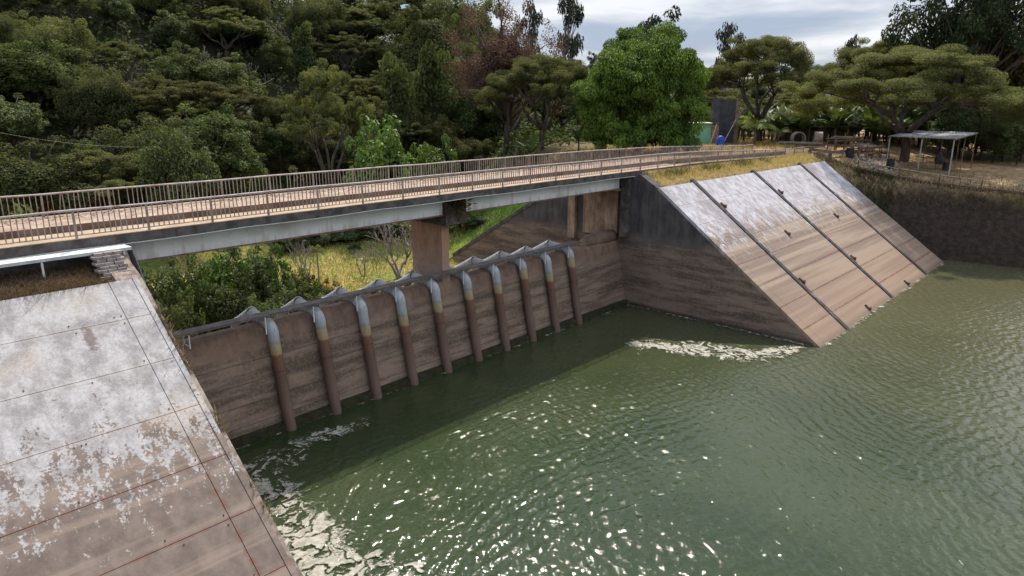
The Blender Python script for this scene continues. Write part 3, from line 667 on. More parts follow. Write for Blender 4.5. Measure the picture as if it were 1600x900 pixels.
def railing(label, y, x0, x1, z0, topz, first_near, step_):
    def zz(x): return z0 - 0.5 * float(ss(58, 92, x))
    def hh(x): return topz - z0 - 0.36 * float(ss(50, 88, x))
    t = thing("railing", label, "railing", (x0, y, z0), "bridge railings")
    xs_ = np.arange(x0, x1 + 0.01, 2.925)
    mb = MB(); mb.tube([(x, y + rnd.uniform(-.03, .03), zz(x) + hh(x) + rnd.uniform(-.03, .03)) for x in xs_], 0.045, 8); part("handrail", mb, M['rail_top'], t, True)
    mb = MB(); mb.tube([(x, y, zz(x) + 0.13) for x in xs_], 0.025, 6); part("bottom_rail", mb, M['rail'], t, True)
    for x in xs_:
        mb = MB(); l = rnd.uniform(-.02, .02); mb.bar((x, y, zz(x) - 0.02), (x + l, y, zz(x) + hh(x) - 0.02), 0.085, 0.085); part("post", mb, M['rail'], t)
    bal = [x for i in range(len(xs_) - 1) for x in np.linspace(xs_[i], xs_[i + 1], 14)[1:-1]]
    rest = MB(); k = 0
    for x in bal:
        lean = rnd.gauss(0, 0.018) + (rnd.gauss(0, .09) if rnd.random() < .07 else 0)
        if rnd.random() < .012: continue
        if x > first_near and k < 98:
            mb = MB(); k += 1; mb.bar((x, y, zz(x) + 0.11), (x + lean, y, zz(x) + hh(x) - 0.02), 0.038); part("baluster", mb, M['rail'], t)
        else: rest.bar((x, y, zz(x) + 0.11), (x + lean, y, zz(x) + hh(x) - 0.02), 0.038)
    o = part("balusters", rest, M['rail'], t); o["kind"] = "stuff"
    return t
railing("rusty grey bridge railing along the near upstream edge above the pale girder", 33.14, 2.7, 91.0, 0.03, 1.24, 6.0, 0)
railing("rust brown bridge railing along the far edge in front of the forest", 38.62, 2.9, 90.0, 0.345, 1.44, 7.0, 0)

# dirt road on the crest beyond the bridge
mb = MB(); vs = []; 
xs_r = np.concatenate([np.arange(60.0, 92, 2), np.arange(92, 190, 4)])
vs = []
for x in xs_r:
    b = 0.0 if x < 90 else 0.0; w = 1.0 if x < 92 else 1.35
    yc = 35.9 + 3.0 * float(ss(92, 190, x)); 
    for s in (-1, -.33, .33, 1):
        y = yc + s * 2.85 * w; vs.append((x, y, max(Hs(x, y), Hs(x, yc)) + 0.03 + (0.06 if x < 92 else 0.10)))
n = len(xs_r)
mb.add(vs, [(i * 4 + j, (i + 1) * 4 + j, (i + 1) * 4 + j + 1, i * 4 + j + 1) for i in range(n - 1) for j in range(3)])
zk = lambda x: -0.5 * float(ss(58, 92, x))
mb = MB(); fb = MB(); eb = MB()
for x in np.arange(60.0, 89.0, 2.0):
    xa, xb = x + .001, x + 2.001; za, zb = zk(x), zk(x + 2); v8 = lambda y0, y1, h0, h1: [(xa, y0, za + h0), (xb, y0, zb + h0), (xb, y1, zb + h0), (xa, y1, za + h0), (xa, y0, za + h1), (xb, y0, zb + h1), (xb, y1, zb + h1), (xa, y1, za + h1)]
    F6 = [(0,3,2,1),(4,5,6,7),(0,1,5,4),(2,3,7,6)]
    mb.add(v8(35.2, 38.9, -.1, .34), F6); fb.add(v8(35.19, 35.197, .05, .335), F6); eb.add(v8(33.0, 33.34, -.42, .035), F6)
kb = thing("road_kerb", "dusty raised kerb running along the dam crest road beyond the bridge", "kerb", (60, 37, 0)); part("kerb_top", mb, M['kerb'], kb); part("kerb_face_shade", fb, M['kerb_face_shade'], kb); part("edge_beam", eb, M['dark_conc'], kb)  # second part of this kerb is the painted shade strip
M['dirt'] = m_rough('sandy track', (0.42, 0.30, 0.18), (0.56, 0.43, 0.28), 0.6, 0.5, 0.95)
tag(solo("dirt_road", mb, M['dirt'], smooth=True), kind="structure")
# ------------------------------------------------------------------ vegetation
def leaves(C, N, L, Wd, R=None):
    """diamond leaf faces: centres, normals, length, width"""
    n = len(C); A = NP.normal(size=(n, 3)); U = np.cross(N, A); U /= np.linalg.norm(U, axis=1, keepdims=True) + 1e-9
    if R is not None: U = R / (np.linalg.norm(R, axis=1, keepdims=True) + 1e-9)
    Vv = np.cross(N, U); Vv /= np.linalg.norm(Vv, axis=1, keepdims=True) + 1e-9
    l = (L * NP.uniform(0.7, 1.3, n))[:, None] / 2; w = (Wd * NP.uniform(0.7, 1.3, n))[:, None] / 2
    bend = N * l * 0.25
    P = np.stack([C - U * l - bend, C + Vv * w, C + U * l - bend, C - Vv * w], 1)
    return P.reshape(-1, 3)
def crown_mesh(name, clumps, per, L, Wd, up=0.35, droop=0.0, shell=0.45, dens=True):
    Cs, Ns, Rs, T = [], [], [], []
    for (x, y, z, r, fl) in clumps:
        n = max(6, int(per * (r * r if dens else 1)))
        d = NP.normal(size=(n, 3)); d /= np.linalg.norm(d, axis=1, keepdims=True)
        rad = r * (shell + (1 - shell) * NP.uniform(0, 1, n) ** 0.5)[:, None]
        c = d * rad * np.array([1, 1, fl]) + np.array([x, y, z])
        nn = d * 0.7 + NP.normal(size=(n, 3)) * 0.55 + np.array([0, 0, up]); nn /= np.linalg.norm(nn, axis=1, keepdims=True)
        Cs.append(c); Ns.append(nn)
        T.append(np.clip(NP.uniform(0, 0.45) + NP.uniform(0, 0.55, n), 0, 1))
        if droop: Rs.append(d * np.array([1, 1, 0.3]) * (1 - droop) + np.array([0, 0, -droop]) + NP.normal(size=(n, 3)) * 0.22)
    C = np.concatenate(Cs); N = np.concatenate(Ns); R = np.concatenate(Rs) if droop else None
    if droop:                                                  # leaf plane contains the drooping direction
        Rn = R / np.linalg.norm(R, axis=1, keepdims=True); N = N - Rn * (N * Rn).sum(1, keepdims=True)
        N /= np.linalg.norm(N, axis=1, keepdims=True) + 1e-9
    V = leaves(C, N, L, Wd, R); Q = np.arange(len(V)).reshape(-1, 4)
    return mesh_np(name, V, Q, np.concatenate(T))
def mb_mesh(name, mb, smooth=True):
    me = bpy.data.meshes.new(name); me.from_pydata(mb.v, [], mb.f); me.update()
    me.polygons.foreach_set("use_smooth", np.full(len(me.polygons), smooth)); return me
def limb(mb, a, b, r0, r1, sag=0.15, n=5):
    a = Vector(a); b = Vector(b); L = (b - a).length; pts, rs = [], []
    k = Vector((rnd.gauss(0, 1), rnd.gauss(0, 1), rnd.gauss(0, .6))) * L * sag
    for i in range(n + 1):
        t = i / n; pts.append(a.lerp(b, t) + k * math.sin(t * math.pi) * (1 if i % 2 else 0.8)); rs.append(r0 + (r1 - r0) * t)
    mb.tube(pts, rs, 6); return pts
PROTO = {}
def reg(kind, trunk, crown, tm, cm, h, w):
    trunk.materials.append(M[tm])
    if crown is not None: crown.materials.append(M[cm])
    PROTO.setdefault(kind, []).append((trunk, crown, h, w))
def broad(kind, h, w, nc, cm, L=0.5, Wd=0.28, per=95, low=0.15, shape=1.0, tm='bark', rc=(0.16, 0.26), lift=0.5, droop=0.0, shell=.45):
    cl = []
    for i in range(nc):
        d = NP.normal(size=3); d /= np.linalg.norm(d); d[2] = abs(d[2]) * 1.15 - 0.45; rr = NP.uniform(0.40, 1.0)
        z = h * (low + (1 - low) * (lift + d[2] * rr * 0.55)) + NP.normal() * .03 * h; f = 1.0 if z < h * .6 else shape
        cl.append((d[0] * rr * w / 2 * f, d[1] * rr * w / 2 * f, min(z, h * .93), w * NP.uniform(*rc) * NP.uniform(.6, 1.05), 0.75))
    for i in range(nc // 2):                                     # sprays that break the outline
        a = NP.uniform(0, 6.28); e_ = NP.uniform(-.2, 1.2); rr = NP.uniform(.95, 1.18); ce = math.cos(e_)
        cl.append((math.cos(a) * ce * rr * w / 2, math.sin(a) * ce * rr * w / 2, h * (low + (1 - low) * (lift + math.sin(e_) * rr * .52)), w * NP.uniform(.05, .10), NP.uniform(.5, 1.2)))
    mb = MB(); top = (rnd.uniform(-.3, .3), rnd.uniform(-.3, .3), h * .75); limb(mb, (0, 0, -1.2), top, 0.028 * h, 0.010 * h, .03)
    for c in cl[::3]: limb(mb, (0, 0, max(0.1, c[2] * rnd.uniform(.3, .6))), c[:3], 0.012 * h, 0.004 * h, .08, 4)
    reg(kind, mb_mesh("trunk", mb), crown_mesh("crown", cl, per, L, Wd, up=.8, droop=droop, shell=shell), tm, cm, h, w)
def umbrella(kind, h, w, nl, cm, tm='bark', L=0.20, Wd=0.10, per=420, thick=0.24, fork=0.22, lean=0.0, layers=3):
    """flat topped rain tree: forking trunk, long limbs, leaf sheets in tiers"""
    mb = MB(); cl = []; f0 = Vector((lean * h * .4, 0, h * fork)); limb(mb, (0, 0, -1.2), f0, 0.045 * h, 0.036 * h, .03)
    for i in range(nl):
        a = 2 * math.pi * (i + rnd.uniform(-.3, .3)) / nl; rr = w / 2 * rnd.uniform(.5, .72)
        mid = f0 + Vector((math.cos(a) * rr * .55, math.sin(a) * rr * .55, h * rnd.uniform(.20, .34)))
        limb(mb, f0, mid, 0.024 * h, 0.014 * h, .10)
        for j in range(4):
            b = a + rnd.uniform(-.75, .75); r2 = w / 2 * rnd.uniform(.35, .95) ; e = r2 / (w / 2)
            z = h * (1.0 - thick * e * e - rnd.choice(range(layers)) * 0.085 - .05)
            tip = Vector((f0.x + math.cos(b) * r2, f0.y + math.sin(b) * r2, z)); limb(mb, mid, tip, 0.011 * h, 0.003 * h, .08, 4)
            for q in range(11):
                cl.append((tip.x + rnd.gauss(0, w * .065), tip.y + rnd.gauss(0, w * .065), tip.z + rnd.gauss(.0, h * .028), w * rnd.uniform(.022, .066), rnd.uniform(.3, .6)))
    for q in range(nl * 9):
        a = rnd.uniform(0, 6.28); r2 = w / 2 * rnd.uniform(0, .55); cl.append((f0.x + math.cos(a) * r2, math.sin(a) * r2, h * (.95 - .3 * thick * (2 * r2 / w) ** 2) + rnd.gauss(0, h * .03), w * rnd.uniform(.03, .075), .4))
    reg(kind, mb_mesh("trunk", mb), crown_mesh("crown", cl, per, L, Wd, up=0.9, shell=.1), tm, cm, h, w)
def airy(kind, h, w, cm='leaf_gum', tm='bark_pale', n=22, per=70, L=.5, Wd=.2):
    mb = MB(); cl = []; limb(mb, (0, 0, -1.2), (rnd.uniform(-.4, .4), rnd.uniform(-.4, .4), h * .85), .022 * h, .007 * h, .04, 7)
    for i in range(n):
        z = h * rnd.uniform(.38, .98); a = rnd.uniform(0, 6.28); r2 = w / 2 * rnd.uniform(.3, 1) * (1.15 - .5 * z / h)
        tip = (math.cos(a) * r2, math.sin(a) * r2, z); limb(mb, (0, 0, z * .72), tip, .008 * h, .003 * h, .12, 5)
        for q in range(3): cl.append((tip[0] + rnd.gauss(0, .5), tip[1] + rnd.gauss(0, .5), tip[2] + rnd.gauss(0, .5), rnd.uniform(.45, .95), .8))
    reg(kind, mb_mesh("trunk", mb), crown_mesh("crown", cl, per, L, Wd, droop=.6), tm, cm, h, w)
def column(kind, h, w, cm='leaf_dark'):
    cl = [(rnd.gauss(0, w * .13), rnd.gauss(0, w * .13), h * t, w * (0.36 - .18 * t + rnd.uniform(-.05, .05)), 1.3) for t in np.linspace(.12, .95, 26)]
    mb = MB(); limb(mb, (0, 0, -1.2), (0, 0, h * .95), .02 * h, .008 * h, .02)
    reg(kind, mb_mesh("trunk", mb), crown_mesh("crown", cl, 150, .42, .26, droop=.7), 'bark', cm, h, w)
def bare(kind, h, w, tm='bark_pale', forks=3, spread=.5):
    mb = MB()
    def grow(p, d, L, r, lv):
        q = p + d * L; limb(mb, p, q, r, r * .62, .05, 4)
        if lv == 0: return
        for i in range(3 if lv > 1 else 4):
            nd = (d + Vector((rnd.gauss(0, spread), rnd.gauss(0, spread), rnd.uniform(-.05, .5)))).normalized(); grow(q if i else p.lerp(q, .7), nd, L * rnd.uniform(.55, .8), r * .55, lv - 1)
    for i in range(forks): grow(Vector((rnd.gauss(0, .08), rnd.gauss(0, .08), -.3)), Vector((rnd.gauss(0, .35), rnd.gauss(0, .35), 1)).normalized(), h * .42, .021 * h, 3)
    reg(kind, mb_mesh("trunk", mb), None, tm, None, h, w)
def fan(kind, h, nf, flen, fw, cm, tm, stem, arch, ht=0.0):
    """arching fronds or broad leaves rising from a stem"""
    mb = MB(); mb.tube([(0, 0, -.8), (0.02 * h, 0, stem * .5), (0, 0, stem)], [.13, .11, .08], 7)
    V, T = [], []
    for i in range(nf):
        a = 2 * math.pi * i / nf * 1.0 + rnd.uniform(-.3, .3); el = rnd.uniform(.55, 1.25); L = flen * rnd.uniform(.75, 1.15); prev = None; tt = rnd.random()
        p = Vector((0, 0, stem)); d = Vector((math.cos(a) * math.cos(el), math.sin(a) * math.cos(el), math.sin(el)))
        side = Vector((-math.sin(a), math.cos(a), 0)); ns = 7
        for s in range(ns + 1):
            t = s / ns; w = fw * (math.sin(math.pi * min(1, .12 + .85 * t)) if ht == 0 else (.25 + math.sin(math.pi * (0.1 + .85 * t))))
            e = p + Vector((0, 0, -w * .25)); cur = (e - side * w, p.copy(), e + side * w)
            if prev is not None:
                if ht == 0:
                    V += [prev[0], prev[1], cur[1], cur[0], prev[1], prev[2], cur[2], cur[1]]; T += [tt, min(1, tt + .15)]
                else:                                            # leaflets
                    for kk in range(3):
                        b = prev[1].lerp(cur[1], kk / 3); b2 = prev[1].lerp(cur[1], (kk + .55) / 3)
                        for sg in (-1, 1):
                            tipp = b + side * sg * w + d * w * .8 + Vector((0, 0, -w * .5)); V += [b, b2, tipp + d * .04, tipp]; T += [rnd.random()]
            prev = cur; p = p + d * (L / ns); d = (d + Vector((0, 0, -arch / ns))).normalized()
    me = mesh_np("crown", np.array([tuple(v) for v in V]), np.arange(len(V)).reshape(-1, 4), np.array(T))
    reg(kind, mb_mesh("trunk", mb), me, tm, cm, h, flen * 2)

for i in range(6): broad('dark', rnd.uniform(8, 12), rnd.uniform(7, 10), 58, 'leaf_dark', .31, .16, 235)
for i in range(4): broad('mid', rnd.uniform(7.5, 11), rnd.uniform(6.5, 9), 58, 'leaf_mid', .35, .17, 200)
for i in range(2): broad('oliveround', 9, 9, 44, 'leaf_olive', .26, .13, 300)
for i in range(3): umbrella('olive', 10, 13, 5, 'leaf_olive')
for i in range(2): umbrella('rain', 12, 22, 6, 'leaf_olive', per=360, thick=.30)
umbrella('greatrain', 13.5, 26, 7, 'leaf_olive', per=400, thick=.28, fork=.26, layers=4)
for i in range(3): airy('gum', 13, 6)
for i in range(2): column('vine', 10, 4)
for i in range(2): broad('bush', 4.5, 5, 34, 'leaf_bright', .27, .15, 330, .05)
for i in range(2): broad('shrub', 5.5, 5.5, 46, 'leaf_mid', .25, .14, 300, .0)
broad('brown', 18, 16, 90, 'leaf_brown', .26, .14, 105, .05, .6, rc=(.10, .17))
for i in range(2): broad('rusty', 7, 8, 36, 'leaf_rust', .28, .16, 220, .1)
broad('giant', 22, 24, 120, 'leaf_giant', .50, .30, 60, .3, 1.0, rc=(.05, .10), lift=.5)
for i in range(2): bare('barefork', 6, 4, 'bark_pale', 4, .42)
bare('bareone', 4.5, 4, 'bark_pale', 2, .5)
fan('banana', 5, 11, 3.2, .40, 'leaf_banana', 'bark', 1.3, 1.0); fan('banana', 5, 10, 3.0, .38, 'leaf_banana', 'bark', 1.6, 1.1)
fan('palm', 5, 15, 2.7, .55, 'leaf_palm', 'bark_pale', 2.4, 2.2, 1); fan('gpalm', 4, 9, 1.5, .3, 'leaf_olive', 'bark_pale', 3.0, 2.6, 1)

def plant(kind, x, y, label, cat="tree", group=None, name="tree", v=None, sz=1.0, sw=None, z=None, rot=None):
    tr, cr, h, w = PROTO[kind][rnd.randrange(len(PROTO[kind])) if v is None else v]
    z = Hs(x, y) + (fbm(x, y, .11, 3.0) * (1.4 if y > 95 else .25)) if z is None else z
    t = thing(name, label, cat, (x, y, z), group, rnd.uniform(0, 6.28) if rot is None else rot); t.scale = (sw or sz, sw or sz, sz)
    link("trunk", tr, None, t)
    if cr is not None: link("crown", cr, None, t)
    return t
def seen(kind, px, top, wpx, r, label, cat="tree", group=None, name="tree", v=None, rot=None, z=None):
    x, y = at_range(px, r); hn = np.hypot(*ray(px, HZ)[:2]); zb = Hs(x, y) if z is None else z
    _, _, h, w = PROTO[kind][v or 0]
    return plant(kind, x, y, label, cat, group, name, v, (height_at(px, top, r) - zb) / h, wpx * r / hn / w, z, rot)

# the big fruit tree
cl = []; NP0 = NP; NP = np.random.default_rng(77); mr = random.Random(5)
for i in range(330):
    d = NP.normal(size=3); d /= np.linalg.norm(d); d[2] = abs(d[2]) if mr.random() < .60 else -abs(d[2]) * .8
    lump = mnoise.fractal(Vector(d) * 1.7 + Vector((3.1, 7.7, 1.3)), 1.0, 2.0, 3)
    rr = (0.90 + 0.30 * lump) * mr.uniform(.90, 1.03); f = 1 - .26 * max(0, d[2]) ** 1.5
    cl.append((d[0] * rr * 8.6 * f, d[1] * rr * 7.8 * f, 7.2 + d[2] * rr * (8.2 if d[2] > 0 else 7.2), mr.uniform(.65, 1.35), mr.uniform(.6, .9)))
for i in range(60):
    a_ = mr.uniform(0, 6.28); cl.append((math.cos(a_) * mr.uniform(4.5, 7.8), math.sin(a_) * mr.uniform(4, 6.8), mr.uniform(1.0, 3.6), mr.uniform(.7, 1.4), .8))
for i in range(26): cl.append((mr.gauss(0, 3.8), mr.gauss(0, 3.4), mr.uniform(3, 11), 1.9, .9))
mb = MB(); limb(mb, (0, 0, -1), (0, 0, 5), .55, .4, .03)
for c in cl[::7]: limb(mb, (0, 0, rnd.uniform(2.5, 5)), c[:3], .2, .05, .06)
reg('mango', mb_mesh("trunk", mb), crown_mesh("crown", cl, 360, .34, .12, up=.4, droop=.55, shell=.35), 'bark', 'leaf_mango', 15.6, 18.0); NP = NP0
seen('mango', 1004, 36, 222, 92, "huge round bright green fruit tree with drooping leaves standing behind the bridge railing", v=0, rot=.5)

# individual trees that stand out
seen('brown', 790, 8, 170, 114, "tall tree covered in red brown dying leaves at the end of the forest", v=0, rot=1.0)
seen('rain', 848, 92, 205, 102, "flat topped olive tree growing left of the huge round fruit tree", v=0, rot=.4)
seen('rain', 1190, 62, 205, 128, "flat topped olive tree growing right of the huge round fruit tree", v=1, rot=2.)
seen('greatrain', 1422, 82, 330, 109, "spreading olive tree with a thick dark trunk behind the tin roofed shelter", v=0, rot=.3)
seen('rain', 1370, 68, 210, 140, "wide olive tree rising behind the spreading tree with the thick trunk", v=1, rot=3.)
seen('giant', 1500, -75, 195, 132, "very tall dark tree with large leaf clumps at the top right corner", v=0, rot=.2)
seen('rusty', 1535, 44, 130, 140, "rusty brown leafed tree below the very tall dark tree", v=0)
seen('rusty', 1470, 52, 110, 142, "brownish orange leafed tree left of the rusty one below the very tall dark tree", v=1)
seen('rusty', 1575, 138, 150, 134, "low reddish green bush tree right of the spreading tree with the thick trunk", v=0, rot=2.2)
seen('oliveround', 1600, 60, 120, 138, "olive rounded tree cut by the right edge below the very tall dark tree", v=0)
seen('gum', 826, -12, 44, 150, "thin airy gum tree on the skyline above the red brown tree", v=0)
seen('gum', 884, -20, 54, 140, "tall airy gum tree against the sky between the red brown and the round tree", v=1)
seen('gum', 1024, 22, 70, 175, "gum tree top showing above the huge round fruit tree", v=2)
seen('gum', 1132, 28, 50, 210, "slender pale gum tree on the far skyline right of the round tree", v=0)
seen('gum', 1316, 54, 40, 200, "small gum tree on the far skyline left of the spreading tree", v=1)
seen('olive', 508, 112, 135, 98, "feathery pale olive tree with a bent pale trunk in the middle of the forest", v=0, rot=1.2)
seen('bush', 596, 190, 118, 90, "sunlit bright green bush tree at the forest foot above the bridge railing", v=0)
seen('bush', 668, 215, 90, 92, "smaller sunlit green bush tree right of the brightest one at the forest foot", v=1)
seen('vine', 620, 86, 62, 122, "dark column shaped tree hung with creepers left of a similar one", v=0)
seen('vine', 674, 78, 60, 128, "dark column shaped tree hung with creepers nearer the red brown tree", v=1)
seen('mid', 385, 30, 95, 150, "glossy light green tree high on the forest slope", v=0)
seen('mid', 262, 205, 105, 86, "glossy grey green tree glinting in the dark lower forest", v=1)
t = seen('barefork', 350, 82, 60, 128, "pale bare forked trunk standing in the forest", v=0, rot=.6)

# forest, row behind row
LAB = {'dark': ("dark rounded tree in the dense forest", "dark rounded forest trees"), 'mid': ("glossy green tree in the dense forest", "glossy forest trees"),
       'oliveround': ("olive rounded tree in the dense forest", "olive rounded forest trees"), 'olive': ("flat topped olive tree in the dense forest", "flat topped forest trees"),
       'gum': ("airy pale gum tree in the forest", "airy forest gum trees"), 'vine': ("dark creeper hung column tree in the forest", "creeper hung forest trees"), 'rusty': ("brownish leafed tree in the forest", "brownish forest trees")}
def zone(px, r): return " at the foot of the left hill" if r < 112 else (" halfway up the left hill" if r < 150 else " on the left hill top")
def forest(px0, px1, rows, gap, kinds, zn, s0=1.0):
    for r in rows:
        px = px0 + rnd.uniform(0, gap)
        while px < px1:
            rr = r + rnd.uniform(-6, 6); x, y = at_range(px, rr); kd = rnd.choice(kinds)
            hn = np.hypot(*ray(px, HZ)[:2]); h0 = Hs(x, y)
            if not (h0 < -8.5 and y < 84) and not (zn is None and x > 52 and y < 62):
                zt = zn or zone(px, rr); lb, gp = LAB[kd]
                s = s0 * rnd.uniform(.72, 1.2); plant(kd, x, y, lb + zt, "tree", gp + zt, "tree", None, s, s * rnd.uniform(.9, 1.25))
            px += gap * rnd.uniform(.7, 1.3) * (110 / r) ** .75 * hn / 1140
forest(-120, 705, [84, 93, 103, 114], 84, ['dark', 'dark', 'dark', 'mid', 'oliveround', 'olive', 'dark'], None)
forest(-120, 745, [126, 138, 151], 84, ['dark', 'dark', 'oliveround', 'olive', 'olive', 'mid', 'vine'], None)
forest(-120, 765, [165, 180, 196], 92, ['dark', 'oliveround', 'olive', 'oliveround', 'mid', 'gum'], None, 1.05)
forest(720, 1110, [128, 150, 178], 90, ['oliveround', 'dark', 'olive', 'mid', 'rusty'], " behind the huge round fruit tree", .95)
forest(1090, 1720, [152, 172, 195], 92, ['oliveround', 'olive', 'olive', 'dark', 'mid'], " on the low rise behind the banana plants", .78)
forest(760, 1660, [235, 285], 70, ['oliveround', 'dark', 'olive', 'gum'], " on the far skyline", 1.0)
forest(1470, 1720, [142], 80, ['oliveround', 'dark', 'rusty'], " on the right beyond the shelter", .9)

# bananas and palms
k = 0
for r in (158, 149, 141, 134, 128):
    for px in np.arange(1146, 1470, 12.5):
        if rnd.random() < .8 and k < 110:
            q = px + rnd.uniform(-6, 6); x, y = at_range(q, r + rnd.uniform(-3, 3))
            if y < 30: continue
            plant('banana', x, y, "banana plant with broad torn leaves in the row behind the stacked timber", "banana plant", "banana plants behind the road", "banana_plant", None, rnd.uniform(1.1, 1.7)); k += 1
for px, r in ((690, 92), (715, 94), (742, 96), (830, 98), (905, 96)):
    x, y = at_range(px, r); plant('banana', x, y, "banana plant at the forest edge behind the far bridge railing", "banana plant", "banana plants at the forest edge", "banana_plant", None, 1.0)
seen('palm', 1183, 166, 92, 116, "yellow green palm beside the dark shed right of the round tree", "palm", None, "palm_tree", 0)
seen('palm', 1222, 190, 50, 122, "small yellow palm right of the larger yellow green palm", "palm", None, "palm_tree", 0)

for i, (px, top, wp, r) in enumerate([(1446, 160, 70, 134), (1478, 152, 80, 130), (1512, 158, 80, 128), (1545, 164, 80, 126), (1580, 158, 90, 126), (1612, 150, 90, 128), (1420, 168, 60, 138), (1392, 172, 50, 140), (1496, 176, 70, 122), (1566, 180, 70, 121), (1602, 184, 60, 120)]):
    seen('shrub' if i % 3 else 'oliveround', px, top, wp, r, "dense green bush in the hedge beyond the tin roofed shelter", "bush", "bushes beyond the tin roofed shelter", "bush", i % 2)
for i, (kd, px, top, wp, r) in enumerate([('oliveround', 700, -6, 120, 176), ('dark', 745, 10, 90, 168), ('olive', 640, -10, 150, 178), ('mid', 590, -8, 110, 182), ('dark', 665, 30, 110, 150), ('oliveround', 735, 60, 100, 146), ('dark', 700, 100, 100, 132), ('mid', 560, 20, 90, 170), ('dark', 530, -6, 110, 184), ('oliveround', 770, 60, 90, 150)]):
    zt = zone(px, r); lb, gp = LAB[kd]; seen(kd, px, top, wp, r, lb + zt, "tree", gp + zt, "tree", 0, i * 1.3)

# valley seen under the bridge
for (kd, px, top, wp, r, v, lb) in [
    ('barefork', 612, 346, 92, 68, 0, "leafless many stemmed tree standing left of the bridge pier"),
    ('bareone', 552, 388, 62, 70, 0, "leafless leaning tree in the middle of the dry grass"),
    ('bareone', 572, 384, 30, 72, 0, "slim leafless sapling beside the leaning leafless tree"),
    ('barefork', 458, 366, 40, 66, 1, "pinkish leafless tree at the left edge of the dry grass")]:
    seen(kd, px, top, wp, r, lb, v=v)
seen('gpalm', 478, 376, 40, 68, "thin drooping palm sapling beside the pinkish leafless tree", "palm", None, "palm_tree", 0)
SHR = [(250, 402, 120, 47, 'shrub'), (305, 394, 110, 49, 'bush'), (352, 384, 120, 51, 'shrub'), (388, 392, 80, 51, 'bush'), (432, 420, 70, 53, 'shrub'), (478, 436, 46, 53, 'bush'), (508, 460, 50, 53, 'shrub'),
       (330, 440, 110, 46, 'shrub'), (265, 440, 80, 45, 'bush'), (410, 446, 80, 48, 'shrub'), (372, 470, 90, 45, 'shrub'), (468, 456, 80, 49, 'shrub'), (232, 470, 90, 43, 'shrub'), (548, 462, 55, 54, 'shrub'), (590, 452, 50, 57, 'shrub')]
for i, (px, top, wp, r, kd) in enumerate(SHR):
    seen(kd, px, top, wp, r, "dark green shrub growing right behind the spillway wall" if kd == 'shrub' else (["", "sunlit yellow green shrub under the pale girder left of the pier", "", "bright green shrub in the middle of the thicket under the girder", "", "small bright green shrub at the edge of the dry grass", "", "", "low bright green shrub nearest the left slope in the thicket"][i]),
         "shrub", "shrubs behind the spillway wall" if kd == 'shrub' else None, "shrub", i % 2)
for i, (px, top, wp, r) in enumerate([(735, 338, 50, 92), (775, 322, 60, 96), (690, 330, 40, 95), (560, 352, 60, 90), (520, 356, 60, 88), (470, 362, 60, 86), (430, 360, 60, 84), (605, 348, 60, 92), (540, 382, 20, 82)]):
    seen('shrub', px, top, wp, r, "low green bush at the back of the grassy valley under the bridge", "shrub", "low bushes in the valley", "shrub", i % 2)
mb = MB()
x, y = at_range(492, 53.5); V = []
for i in range(60):
    V.append((x + rnd.gauss(0, .35), y + rnd.gauss(0, .35), height_at(492, 444, 53.5) + rnd.gauss(0, .35)))
V = np.array(V); N_ = NP.normal(size=V.shape); N_ /= np.linalg.norm(N_, axis=1, keepdims=True)
lv = leaves(V, N_, .22, .16)
fl = thing("flowering_shrub", "shrub with a cluster of orange flowers at the edge of the dry grass", "shrub", (x, y, Hs(x, y)))
om = mesh_np("flowers", lv - np.array(fl.location), np.arange(len(lv)).reshape(-1, 4), NP.uniform(0, 1, 60)); link("flowers", om, M['orange'], fl)
tr, cr, hh_, ww_ = PROTO['shrub'][0]; o = link("foliage", cr, None, fl); o.scale = (.5, .5, (height_at(492, 446, 53.5) - Hs(x, y)) / hh_)
# plant rooted on the pier cap
C_ = np.array([[31.2 + rnd.gauss(0, .5), 33.75 + rnd.gauss(0, .28), -0.95 + rnd.gauss(0, .42)] for i in range(420)]); R_ = C_ - np.array([31.1, 33.95, -1.1]) + NP.normal(size=C_.shape) * .2 + np.array([0, 0, -.1])
N_ = np.cross(R_, NP.normal(size=C_.shape)); N_ /= np.linalg.norm(N_, axis=1, keepdims=True)
pl = thing("cap_plant", "dark scraggly plant rooted in the joint on top of the bridge pier", "plant", (31.2, 33.9, -1.4))
lv = leaves(C_, N_, .42, .07, R_); link("foliage", mesh_np("foliage", lv - np.array(pl.location), np.arange(len(lv)).reshape(-1, 4), NP.uniform(0, 1, 420)), M['leaf_rust'], pl)

def blades(name, pts, hgt, wid, mat, lean=.35):
    n = len(pts); P = np.asarray(pts, float); a = NP.uniform(0, 6.28, n); h = hgt * NP.uniform(.5, 1.4, n); s = np.stack([np.cos(a), np.sin(a), np.zeros(n)], 1) * wid
    tip = P + np.stack([NP.normal(0, lean, n) * h, NP.normal(0, lean, n) * h, h], 1)
    V = np.stack([P - s, P + s, tip], 1).reshape(-1, 3)
    return tag(link(name, mesh_np(name, V, np.arange(3 * n).reshape(-1, 3), NP.uniform(0, 1, n)), M[mat]), kind="stuff")
def scatter(n, fx, fy, keep=None, dz=0.0):
    x = fx(n); y = fy(n); z = H(x, y) + dz
    P = np.stack([x, y, z], 1); return P if keep is None else P[keep(x, y, z)]
U = lambda a, b: (lambda n: NP.uniform(a, b, n))
